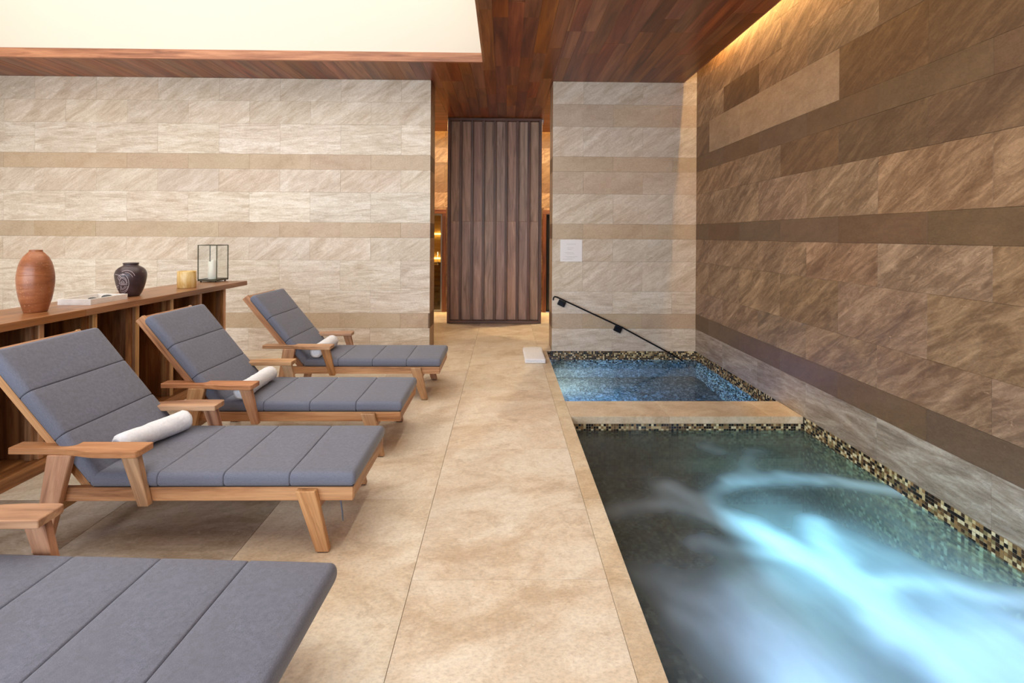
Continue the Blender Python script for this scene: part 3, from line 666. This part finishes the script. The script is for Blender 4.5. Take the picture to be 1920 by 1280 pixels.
# ---------------------------------------------------------------- wooden screen
SX0, SX1, SY, SH = -0.99, 0.655, 8.60, 3.588
sc = thing('slatted_screen', ((SX0 + SX1) / 2, SY, 0), 'tall dark wooden screen with vertical slats standing in the passage', 'screen')
hw = (SX1 - SX0) / 2; FWd = 0.05
for s in (-1, 1): obj('frame_stile', box_mesh('frame_stile', (min(s * hw, s * (hw - FWd)), max(s * hw, s * (hw - FWd)), 0, 0.14, 0.005, SH), bevel=0.003, seed=s * 3.1), 'screen_frame_wood', sc)
for z0, z1 in ((0.005, 0.055), (SH - 0.045, SH)): obj('frame_rail', box_mesh('frame_rail', (-hw + FWd, hw - FWd, 0.0, 0.14, z0, z1), bevel=0.003, seed=z0), 'screen_frame_wood', sc)
bayw = (2 * hw - 2 * FWd + 0.045) / 8
for i in range(8):
    a = -hw + FWd + i * bayw - (0.0225 if i else 0); b = -hw + FWd + (i + 1) * bayw - 0.0225 - (0 if i < 7 else -0.0)
    b = min(b, hw - FWd)
    for z0, z1 in ((0.056, 1.785), (1.788, SH - 0.046)):
        obj('board', box_mesh('board', (a + 0.001, b - 0.001, 0.075 + random.uniform(0, .002), 0.10, z0, z1), bevel=0.002, seed=i * 7.7 + z0 * 3), 'screen_wood', sc)
    if i < 7:
        obj('slat', box_mesh('slat', (b - 0.0225, b + 0.0225, 0.012, 0.074, 0.056, SH - 0.046), bevel=0.003, seed=i * 5.3), 'screen_frame_wood', sc)
br = obj('pivot_bracket', boxes_mesh('pivot_bracket', [(hw - 0.0, hw + 0.03, 0.02, 0.04, SH - 0.06, SH - 0.02), (hw + 0.012, hw + 0.022, 0.024, 0.036, SH - 0.10, SH + 0.005)]), 'steel', sc)

# ---------------------------------------------------------------- handrail, sign, cloth
YRL = YW - 0.085
hr = thing('handrail', (1.4, YRL, 0), 'thin black metal handrail sloping down the wall into the far pool', 'handrail')
pts = [(0.655, 0.690), (0.657, 0.722), (0.672, 0.737), (0.70, 0.732), (1.575, 0.330), (2.225, -0.018), (2.34, -0.085), (2.44, -0.16), (2.46, -0.24), (2.46, -0.58)]
obj('rail', tube_mesh('rail', [(x - 1.4, 0, z) for x, z in pts], 0.0105, 10), 'black_metal', hr)
ang = math.atan2(0.333 - 0.735, 1.567 - 0.675)
for px, pz in ((0.772, 0.640), (1.525, 0.297)):
    pm = box_mesh('wall_plate', (-0.05, 0.05, 0.05, 0.083, -0.036, 0.036), bevel=0.003)
    q = obj('wall_plate', pm, 'black_metal', hr, (px - 1.4, 0, pz)); q.rotation_euler = (0, -ang, 0)
    obj('arm', tube_mesh('arm', [(0.03, 0.06, 0.0), (0.03, 0.01, 0.0), (0.03, 0.0, 0.062)], 0.007, 8), 'black_metal', q)
sg = thing('wall_notice', (0.898, YW, 1.3425), 'square white printed notice on the stone wall above handrail', 'notice')
obj('sheet', box_mesh('sheet', (-0.146, 0.146, -0.006, -0.001, -0.1465, 0.1465)), 'paper', sg)
for z, a, b in ((0.088, -0.055, 0.06), (0.036, -0.055, 0.035), (0.016, -0.05, 0.01), (-0.028, -0.085, 0.03), (-0.045, -0.06, 0.045), (-0.078, -0.085, 0.085), (-0.096, -0.06, 0.05), (-0.114, -0.115, 0.02)):
    obj('printed_line', box_mesh('printed_line', (a, b, -0.0068, -0.0058, z - 0.0022, z + 0.0022)), 'print_grey', sg)
# folded towel on the deck
def rounded_box(hx, hy, hz, r, n=12, puff=0.0, wob=0.0, seed=0):
    bm = bmesh.new(); bmesh.ops.create_cube(bm, size=2.0); bmesh.ops.subdivide_edges(bm, edges=list(bm.edges), cuts=n, use_grid_fill=True)
    rng = random.Random(seed); ph = [rng.uniform(0, 6) for _ in range(6)]
    for v in bm.verts:
        def wp(c, h):
            # concentrate loops near the rounded edges
            s = math.copysign(1, c); a = abs(c); k = max(0.0, 1 - r / h); return s * (h * (a ** 0.75))
        p = Vector((wp(v.co.x, hx), wp(v.co.y, hy), wp(v.co.z, hz)))
        c = Vector((max(-hx + r, min(hx - r, p.x)), max(-hy + r, min(hy - r, p.y)), max(-hz + min(r, hz * .98), min(hz - min(r, hz * .98), p.z)))); d = p - c
        if d.length > 1e-9: p = c + d.normalized() * min(r, max(d.length, r if (abs(abs(v.co.x) - 1) < 1e-6) + (abs(abs(v.co.y) - 1) < 1e-6) + (abs(abs(v.co.z) - 1) < 1e-6) else d.length))
        u, w = p.x / hx, p.y / hy
        if p.z > 0: p.z += puff * (1 - u ** 4) * (1 - w ** 4)
        if wob: p.z += wob * math.sin(7 * p.x / hx * .5 + ph[0]) * math.sin(2.1 * w + ph[1]) * (0.5 + 0.5 * (p.z > 0)); p.x += wob * math.sin(3 * w + ph[2]); p.y += wob * math.sin(3 * u + ph[3])
        v.co = p
    return bm
ft = thing('folded_towel', (0.388, 6.27, 0), 'white folded towel lying on the deck at the far pool corner', 'towel')
for k, (dx, dy, z, hx, hy) in enumerate(((0, 0, 0.012, 0.128, 0.345), (-0.002, 0.006, 0.035, 0.126, 0.338))):
    obj('fold', bmm('fold', rounded_box(hx, hy, 0.0115, 0.011, 12, 0.003, 0.003, k), smooth=True), 'terry', ft, (dx, dy, z))

# ---------------------------------------------------------------- loungers
LW = 0.68
A51 = math.radians(50.5); ca, sa = math.cos(A51), math.sin(A51)
dv = (-ca, sa); nv_ = (sa, ca)                         # along the backrest, and its upper normal
PB = (-1.352, 0.307)                                   # lower edge of the backrest stile at the seat
def bp(t, w): return (PB[0] + dv[0] * t + nv_[0] * w, PB[1] + dv[1] * t + nv_[1] * w)
PARTS = []                                             # (name, mesh, material, parent key)
def both(name, fn, mat):
    for s in (0, 1): PARTS.append((name, fn(s), mat, None))
def ym(s, a, b): return (a, b) if s == 0 else (LW - b, LW - a)
both('side_rail', lambda s: box_mesh('side_rail', (-1.45, 0.0, *ym(s, .036, .066), .234, .300), bevel=.003, seed=s * 4.0), 'teak')
PARTS.append(('end_rail', box_mesh('end_rail', (-.032, -.001, .066, LW - .066, .234, .300), bevel=.002, seed=2.2), 'teak', None))
both('foot_leg', lambda s: prism_mesh('foot_leg', [(-.268, .297), (-.172, .297), (-.104, 0.004), (-.166, 0.004)], *ym(s, 0, .0355), 'xz', (-.33, 0, .94), .003, s * 6 + 1.0), 'teak')
both('rear_leg', lambda s: prism_mesh('rear_leg', [(-1.45, .473), (-1.336, .473), (-1.452, 0.004), (-1.522, 0.004)], *ym(s, 0, .0355), 'xz', (.2, 0, .98), .003, s * 5 + 2.0), 'teak')
both('arm_post', lambda s: prism_mesh('arm_post', [(-1.104, .473), (-1.024, .473), (-.968, .226), (-1.018, .226)], *ym(s, 0, .0355), 'xz', (-.3, 0, .95), .003, s * 3 + 4.0), 'teak')
for fx0, fx1 in ((-.16, -.11), (-1.515, -1.46)):
    both('foot_pad', lambda s: box_mesh('foot_pad', (fx0, fx1, *ym(s, .006, .03), 0, .005)), 'rubber')
def arm_plan(s):
    P = [(-1.645, .012), (-1.42, .008), (-1.36, .002), (-1.29, -.014), (-1.23, -.028), (-1.16, -.034), (-1.02, -.034), (-1.006, -.030), (-1.0, -.018), (-1.0, .082), (-1.645, .088)]
    return P if s == 0 else [(x, LW - y) for x, y in P]
both('armrest', lambda s: prism_mesh('armrest', arm_plan(s), .473, .505, 'xy', (1, 0, 0), .003, s * 7 + 5.0), 'teak')
both('back_stile', lambda s: prism_mesh('back_stile', [bp(-.06, 0), bp(.80, 0), bp(.80, .062), bp(-.06, .062)], *ym(s, .068, .098), 'xz', (dv[0], 0, dv[1]), .003, s * 9 + 3.0), 'teak')
PARTS.append(('back_top_rail', prism_mesh('back_top_rail', [bp(.745, .008), bp(.795, .008), bp(.795, .060), bp(.745, .060)], .098, LW - .098, 'xz', (0, 1, 0), .002, 8.0), 'teak', None))
for q in (.10, .26, .42, .58): PARTS.append(('back_slat', prism_mesh('back_slat', [bp(q, .04), bp(q + .08, .04), bp(q + .08, .060), bp(q, .060)], .098, LW - .098, 'xz', (0, 1, 0), .002, q * 9), 'teak', None))
for q in range(7):
    x0 = -.16 - q * .175; PARTS.append(('seat_slat', box_mesh('seat_slat', (x0, x0 + .09, .066, LW - .066, .278, .298), (0, 1, 0), .002, seed=q * 1.7), 'teak', None))
PARTS.append(('stretcher', box_mesh('stretcher', (-.20, -.165, .0355, LW - .0355, .185, .233), (0, 1, 0), .002, seed=3.3), 'teak', None))
PARTS.append(('stretcher', box_mesh('stretcher', (-1.47, -1.435, .0355, LW - .0355, .17, .225), (0, 1, 0), .002, seed=6.3), 'teak', None))
# mattress: a dark seam sheet carrying seven stitched panels
MY0, MY1 = .03, .65
FX, FZ = -1.270, .304
mat_sheet = boxes_mesh('mattress', [(FX + .01, .0, MY0 + .012, MY1 - .012, .302, .345)])
bs = prism_mesh('b', [(FX + dv[0] * a + nv_[0] * w, FZ + dv[1] * a + nv_[1] * w) for a, w in ((.0, .002), (.79, .002), (.79, .045), (.0, .045))], MY0 + .012, MY1 - .012, 'xz')
bm = bmesh.new(); bm.from_mesh(mat_sheet); bm.from_mesh(bs); mat_sheet = bmm('mattress', bm)
PARTS.append(('mattress', mat_sheet, 'fabric_seam', None))
SEG = .3205
def panel_mesh(hx, hy, hz, e0, e1, puff=.004, r=.027):
    # rounded cross-section in y-z carried along x, drawn in at the seams (e0, e1 = edge radius at each end)
    sec = []
    def corner(cy, cz, a0):
        for i in range(7):
            a = math.radians(a0 + 90 * i / 6); sec.append((cy + r * math.cos(a), cz + r * math.sin(a)))
    m = 12
    corner(hy - r, hz - r, 0); sec += [(hy - r - (2 * hy - 2 * r) * i / m, hz) for i in range(1, m)]
    corner(-hy + r, hz - r, 90); corner(-hy + r, -hz + r, 180); corner(hy - r, -hz + r, 270)
    st = [(-hx + e0 * (1 - math.cos(math.radians(90 * k / 5))), e0 * (1 - math.sin(math.radians(90 * k / 5)))) for k in range(6)]
    xi = np.linspace(-hx + e0, hx - e1, 8)[1:-1]; st += [(float(x), 0.0) for x in xi]
    st += [(hx - e1 * (1 - math.cos(math.radians(90 * k / 5))), e1 * (1 - math.sin(math.radians(90 * k / 5)))) for k in range(5, -1, -1)]
    V, F = [], []; n = len(sec)
    for x, ins in st:
        u = x / hx; pf = puff * (1 - abs(u) ** 3)
        for y, z in sec:
            w = y / hy; zz_ = z * (hz - ins) / hz
            if z > 0: zz_ += pf * (1 - w ** 6) + 0.0012 * math.sin(9 * y + 3 * x)
            V.append((x, y * (hy - ins * .8) / hy, zz_))
    for i in range(len(st) - 1):
        for k in range(n): F.append((i * n + k, (i + 1) * n + k, (i + 1) * n + (k + 1) % n, i * n + (k + 1) % n))
    F.append(tuple(range(n))); F.append(tuple(range((len(st) - 1) * n, len(st) * n))[::-1])
    bm = bmesh.new(); q = bpy.data.meshes.new('q'); q.from_pydata(V, [], F); bm.from_mesh(q)
    me = bmm('cushion_panel', bm, (0, 1, 0), smooth=True); me.materials.append(MATS['fabric']); return me
seat_pm = panel_mesh(SEG / 2 - .0006, (MY1 - MY0) / 2, .0355, .008, .008)
seat_end_pm = panel_mesh(SEG / 2 - .0006, (MY1 - MY0) / 2, .0355, .008, .024)
back_pm = panel_mesh(.2655 / 2 - .0006, (MY1 - MY0) / 2, .0345, .008, .008)
back_end_pm = panel_mesh(.2655 / 2 - .0006, (MY1 - MY0) / 2, .0345, .022, .008)
strap = tube_mesh('tie_strap', [(-.085, .10, .30), (-.082, .10, .26), (-.080, .10, .20), (-.072, .10, .15), (-.068, .10, .10)], .004, 6)
meshes_mat = set()
for n, m, mt, pk in PARTS:
    if len(m.materials) == 0: m.materials.append(MATS[mt])
def lounger(x, y, label, mdx=0.0, mdy=0.0, mrz=0.0, strapped=False):
    L = thing('sun_lounger', (x, y, 0), label, 'sun lounger', 'teak sun loungers in a row')
    matt = None
    for n, m, mt, pk in PARTS:
        o = obj(n, m, None, L)
        if n == 'mattress': matt = o
    matt.location = (mdx, mdy, 0); matt.rotation_euler = (0, 0, mrz)
    for k in range(4): obj('cushion_panel', seat_pm if k else seat_end_pm, None, matt, (.012 - SEG / 2 - k * SEG, (MY0 + MY1) / 2, .337))
    for k in range(3):
        a = .018 + .2655 * (k + .5); c = (FX + dv[0] * a + nv_[0] * .0345, FZ + dv[1] * a + nv_[1] * .0345)
        obj('cushion_panel', back_pm if k < 2 else back_end_pm, None, matt, (c[0], (MY0 + MY1) / 2, c[1]), (0, math.pi / 2 - (math.pi / 2 - A51), 0))
    if strapped: obj('tie_strap', strap, 'fabric', matt)
    return L
lounger(-0.672, 1.200, 'nearest grey-cushioned teak lounger, cut off by the picture corner', 0.045, -0.072, -0.045)
lounger(-0.735, 2.392, 'second nearest teak lounger, whole, with rolled towel and slanting near leg in view', strapped=True)
lounger(-0.720, 3.422, 'third nearest teak lounger, between two others and before the console end')
lounger(-0.600, 4.605, 'farthest teak lounger, standing against the pale stone wall')
# rolled towels
def towel_roll(x, y, z, rz, L, r, seed, label, tilt=0.0):
    rng = random.Random(seed); n, m = 40, 26; V, F = [], []; ph = [rng.uniform(0, 6.28) for _ in range(6)]
    prof = []
    for j in range(m + 1):
        t = j / m; s = -L / 2 + L * t; e = min(t, 1 - t) * L; k = 1.0 if e > r * .35 else math.sqrt(max(0, 1 - (1 - e / (r * .35)) ** 2)) * .30 + .70
        prof.append((s, r * k))
    for s, rr_ in prof:
        for i in range(n):
            a = 2 * math.pi * i / n
            q = rr_ * (1 + .030 * math.sin(2 * a + ph[0] + s * 9) + .020 * math.sin(s * 38 + ph[1] + a) + .016 * math.sin(5 * a + s * 60 + ph[2]) + .010 * math.sin(9 * a - s * 95 + ph[3]))
            if abs((a - 2.2) % 6.283) < .16: q *= 1.03
            V.append((q * math.cos(a), s, max(-r * .97, q * math.sin(a))))
    for j in range(m):
        for i in range(n): F.append((j * n + i, j * n + (i + 1) % n, (j + 1) * n + (i + 1) % n, (j + 1) * n + i))
    for e, j in ((-1, 0), (1, m)):
        base = j * n; s = prof[j][0]; prev = [base + i for i in range(n)]
        for k, (fr, dp) in enumerate(((.82, .006), (.62, -.004), (.42, .006), (.2, -.003))):
            cur = []
            for i in range(n):
                a = 2 * math.pi * i / n; q = prof[j][1] * (fr - .1 * i / n); cur.append(len(V)); V.append((q * math.cos(a), s + e * dp, q * math.sin(a)))
            for i in range(n): F.append((prev[i], prev[(i + 1) % n], cur[(i + 1) % n], cur[i]) if e > 0 else (prev[i], cur[i], cur[(i + 1) % n], prev[(i + 1) % n]))
            prev = cur
        F.append(tuple(prev) if e > 0 else tuple(prev[::-1]))
    bm = bmesh.new(); me0 = bpy.data.meshes.new('t'); me0.from_pydata(V, [], F); bm.from_mesh(me0)
    o = tag(obj('rolled_towel', bmm('rolled_towel', bm, (0, 1, 0), smooth=True), 'terry', None, (x, y, z), (tilt, 0, rz)), label, 'towel', 'rolled white towels on the loungers')
    return o
ZT = 0.379
towel_roll(-1.935, 2.765, ZT + .060, -0.30, .40, .057, 1, 'rolled white towel lying askew on the second nearest lounger')
towel_roll(-1.840, 3.70, ZT + .060, 0.05, .50, .057, 2, 'rolled white towel on the third nearest lounger')
towel_roll(-1.760, 4.88, ZT + .062, 0.02, .50, .059, 3, 'rolled white towel on the farthest lounger')

# ---------------------------------------------------------------- console behind the loungers
CF, CBK = -3.0, -3.46
co_ = thing('console', (CF, 3.5, 0), 'long walnut console with vertical fins behind the lounger heads', 'console')
def cl(x0, x1, y0, y1, z0, z1): return (x0 - CF, x1 - CF, y0 - 3.5, y1 - 3.5, z0, z1)
obj('top_board', box_mesh('top_board', cl(-3.49, -2.94, 3.5165, 5.69, .955, 1.004), bevel=.002), 'console_top_wood', co_)
obj('top_board', box_mesh('top_board', cl(-3.49, -2.94, 0.6, 3.5145, .955, 1.004), bevel=.002, seed=4), 'console_top_wood', co_)
obj('plinth', box_mesh('plinth', cl(-3.49, -2.955, 0.7, 5.36, 0, .078), bevel=.002), 'console_wood', co_)
fy = [5.325 - .418 * k for k in range(11)]
for k, y in enumerate(fy):
    if y < 0.9: continue
    f = obj('fin', box_mesh('fin', cl(CBK, CF, y - .015, y + .015, .079, .954), (0, 0, 1), .0015, seed=k * 3.7), 'console_wood', co_)
    obj('front_strip', box_mesh('front_strip', cl(CF + .0003, CF + .012, y - .0165, y + .0165, .079, .954), (0, 0, 1), .0015, seed=k * 1.3 + 4), 'console_edge_wood', f)
    obj('batten', box_mesh('batten', cl(CF - .062, CF - .022, y - .037, y - .0155, .079, .954), (0, 0, 1), .0015, seed=k * 2.1 + 1), 'console_wood', f)
    if k + 1 < len(fy) and fy[k + 1] > 0.9:
        y2 = fy[k + 1]
        for q in range(2):
            a = y2 + .016 + q * (y - y2 - .032) / 2; b = a + (y - y2 - .032) / 2 - .002
            obj('back_board', box_mesh('back_board', cl(CBK - .02, CBK, a, b, .079, .954), (0, 0, 1), .001, seed=k * 5 + q * 2.3), 'console_wood', co_)
ZS = 1.0045
# terracotta vase
vz = thing('terracotta_vase', (-3.17, 3.385, ZS), 'tall terracotta vase with a narrow neck on the console', 'vase')
k = .000456
prof = [(r * .735, z) for r, z in [(0.0, 0.0), (.080, 0.0), (.0855, .006), (.098, .045), (.113, .085), (.125, .14), (.1325, .20), (.1330, .235), (.130, .262), (.1225, .30), (.111, .335), (.092, .368), (.072, .388), (.058, .400), (.049, .407), (.0475, .413), (.049, .418), (.0445, .4195), (.041, .414), (.045, .400), (.07, .375), (.10, .33), (.10, .10), (.0, .02)]]
obj('body', lathe_mesh('body', prof, 56), 'terracotta', vz)
for z, r in ((.2525, .1318 * .735), (.316, .1178 * .735), (.165, .1290 * .735)):
    obj('groove_ring', lathe_mesh('groove_ring', [(r - .001, z - .0012), (r + .0008, z - .0012), (r + .0008, z + .0012), (r - .001, z + .0012), (r - .001, z - .0012)], 56), 'terracotta', vz)
# dark jar with a carved sign
jr = thing('dark_jar', (-3.19, 4.262, ZS), 'dark brown clay jar with a pale carved motif on the console', 'jar')
jp = [(r * .80, z) for r, z in [(0.0, 0.0), (.076, 0.0), (.080, .005), (.098, .030), (.116, .068), (.128, .105), (.137, .145), (.1415, .178), (.139, .200), (.128, .222), (.106, .242), (.082, .254), (.068, .259), (.0655, .264), (.0675, .272), (.0715, .278), (.0700, .283), (.064, .284), (.060, .278), (.060, .262), (.10, .235), (.12, .18), (.09, .05), (0.0, .02)]]
obj('body', lathe_mesh('body', jp, 56), 'dark_clay', jr)
zz = [q[1] for q in jp[1:15]]; rj = [q[0] for q in jp[1:15]]
view = math.atan2(-4.262, 3.19)                        # direction from the jar to the room's middle
def jw(px, py):
    """carving coordinates: px, py in 1/100 jar heights left/up of the jar's middle as it faces the loungers"""
    z = py * .284; r = float(np.interp(z, zz, rj)); s = max(-.98, min(.98, px * .284 * .80 / r)); a = view + math.asin(s)
    return ((r + .0006) * math.cos(a), (r + .0006) * math.sin(a), z)
def arc(cx, cy, rx, ry, a0, a1, n=14): return [(cx + rx * math.cos(math.radians(a0 + (a1 - a0) * i / n)), cy + ry * math.sin(math.radians(a0 + (a1 - a0) * i / n))) for i in range(n + 1)]
X = lambda v: (v - 665) / 790.0
Y = lambda v: (1000 - v) / 790.0
paths = [arc(X(470), Y(680), .19, .29, 90, -95), arc(X(460), Y(690), .155, .21, 82, 5, 8), [(X(400), Y(690)), (X(575), Y(680))], [(X(400), Y(690)), (X(415), Y(600)), (X(470), Y(530))], [(X(575), Y(680)), (X(545), Y(600)), (X(430), Y(520)), (X(390), Y(480)), (X(310), Y(465))],
         [(X(430), Y(660)), (X(470), Y(610)), (X(530), Y(655)), (X(430), Y(660))], [(X(430), Y(710)), (X(590), Y(705))], arc(X(430), Y(720), .215, .20, -5, -90, 10), arc(X(440), Y(720), .155, .14, -5, -88, 8), arc(X(450), Y(730), .10, .09, -5, -85, 6),
         [(X(430), Y(730)), (X(425), Y(860))], [(X(455), Y(745)), (X(450), Y(810))], [(X(400), Y(730)), (X(350), Y(740)), (X(320), Y(775))], [(X(385), Y(780)), (X(355), Y(800)), (X(370), Y(850)), (X(400), Y(890))],
         arc(X(570), Y(570), .25, .25, 125, 20), arc(X(560), Y(600), .20, .22, 100, 22), arc(X(470), Y(540), .12, .10, 60, 235), arc(X(480), Y(530), .085, .07, 60, 225)]
for pth in paths:
    dense = []
    for (ax, ay), (bx, by) in zip(pth, pth[1:]):
        for i in range(4): dense.append((ax + (bx - ax) * i / 4, ay + (by - ay) * i / 4))
    dense.append(pth[-1])
    obj('carved_line', tube_mesh('carved_line', [jw(a, b) for a, b in dense], .0017, 5), 'carving', jr)
# onyx pot
op = thing('onyx_pot', (-3.145, 4.935, ZS), 'short honey-coloured onyx pot standing between jar and lantern', 'pot')
obj('body', lathe_mesh('body', [(r * .84, z) for r, z in [(0, 0), (.094, 0), (.098, .004), (.099, .08), (.098, .160), (.095, .165), (.086, .163), (.084, .08), (.082, .03), (0, .028)]], 48), 'onyx', op)
# marble tray with pebbles
tx, ty = .245, .36
tr_ = thing('marble_tray', (-3.193, 3.89, ZS), 'shallow white marble tray on the console beside the vase', 'tray')
obj('base', box_mesh('base', (-tx / 2, tx / 2, -ty / 2, ty / 2, 0, .010)), 'marble', tr_)
for d in ((-tx / 2, tx / 2, -ty / 2, -ty / 2 + .014, .010, .043), (-tx / 2, tx / 2, ty / 2 - .014, ty / 2, .010, .043), (-tx / 2, -tx / 2 + .014, -ty / 2 + .014, ty / 2 - .014, .010, .043), (tx / 2 - .014, tx / 2, -ty / 2 + .014, ty / 2 - .014, .010, .043)):
    obj('side', box_mesh('side', d, bevel=.0015), 'marble', tr_)
def pebble(x, y, z, rx, ry, rz, label):
    bm = bmesh.new(); bmesh.ops.create_icosphere(bm, subdivisions=3, radius=1.0)
    for v in bm.verts: v.co = Vector((v.co.x * rx * (1 + .08 * math.sin(3 * v.co.y)), v.co.y * ry * (1 + .06 * math.sin(2.5 * v.co.x)), v.co.z * rz))
    tag(obj('pebble', bmm('pebble', bm, smooth=True), 'pebble_grey', None, (x, y, z)), label, 'pebble', 'pebbles in the marble tray')
pebble(-3.12, 3.92, ZS + .0105 + .021, .040, .032, .021, 'larger dark pebble lying in the marble tray')
pebble(-3.20, 3.88, ZS + .0105 + .013, .030, .026, .013, 'flatter dark pebble in the middle of the tray')
tag(obj('marble_block', bmm('marble_block', rounded_box(.055, .038, .012, .008, 6), smooth=True), 'marble', None, (-3.13, 4.01, ZS + .0105 + .012)), 'small white block at the back of the marble tray', 'block')
# glass lantern with candle
ln = thing('glass_lantern', (-3.272, 5.595, ZS), 'glass lantern with thin dark metal frame at the console end', 'lantern')
lx, ly, lh, bw = .102, .11, .412, .008
for sx in (-1, 1):
    for sy in (-1, 1):
        obj('post', box_mesh('post', (sx * lx - bw / 2, sx * lx + bw / 2, sy * ly - bw / 2, sy * ly + bw / 2, .012, lh)), 'brass_metal', ln)
        obj('foot', lathe_mesh('foot', [(0, 0), (.008, 0), (.009, .012), (0, .012)], 10), 'black_metal', ln, (sx * (lx - .02), sy * (ly - .02), 0))
for s in (-1, 1):
    for z0 in (.024, lh - bw):
        obj('frame_bar', box_mesh('frame_bar', (-lx, lx, s * ly - bw / 2, s * ly + bw / 2, z0, z0 + bw)), 'brass_metal', ln)
        obj('frame_bar', box_mesh('frame_bar', (s * lx - bw / 2, s * lx + bw / 2, -ly, ly, z0, z0 + bw)), 'brass_metal', ln)
    obj('pane', box_mesh('pane', (-lx + .004, lx - .004, s * ly - .0012, s * ly + .0012, .032, lh - bw)), 'clear_glass', ln)
    obj('pane', box_mesh('pane', (s * lx - .0012, s * lx + .0012, -ly + .004, ly - .004, .032, lh - bw)), 'clear_glass', ln)
obj('base', box_mesh('base', (-lx, lx, -ly, ly, .012, .024)), 'brass_metal', ln)
cn = thing('pillar_candle', (-3.285, 5.605, ZS + .0245), 'white pillar candle with melted rim inside the glass lantern', 'candle')
bm = bmesh.new(); cm = lathe_mesh('c', [(0, 0), (.044, 0), (.045, .004), (.045, .20), (.043, .206), (.036, .200), (.028, .182), (0, .180)], 40); bm.from_mesh(cm)
for v in bm.verts:
    if v.co.z > .17: v.co.z += .35 * v.co.x + .006 * math.sin(5 * math.atan2(v.co.y, v.co.x))
obj('wax_body', bmm('wax_body', bm, smooth=True), 'wax', cn); obj('wick', tube_mesh('wick', [(0, 0, .178), (.002, 0, .195)], .0015, 6), 'black_metal', cn)
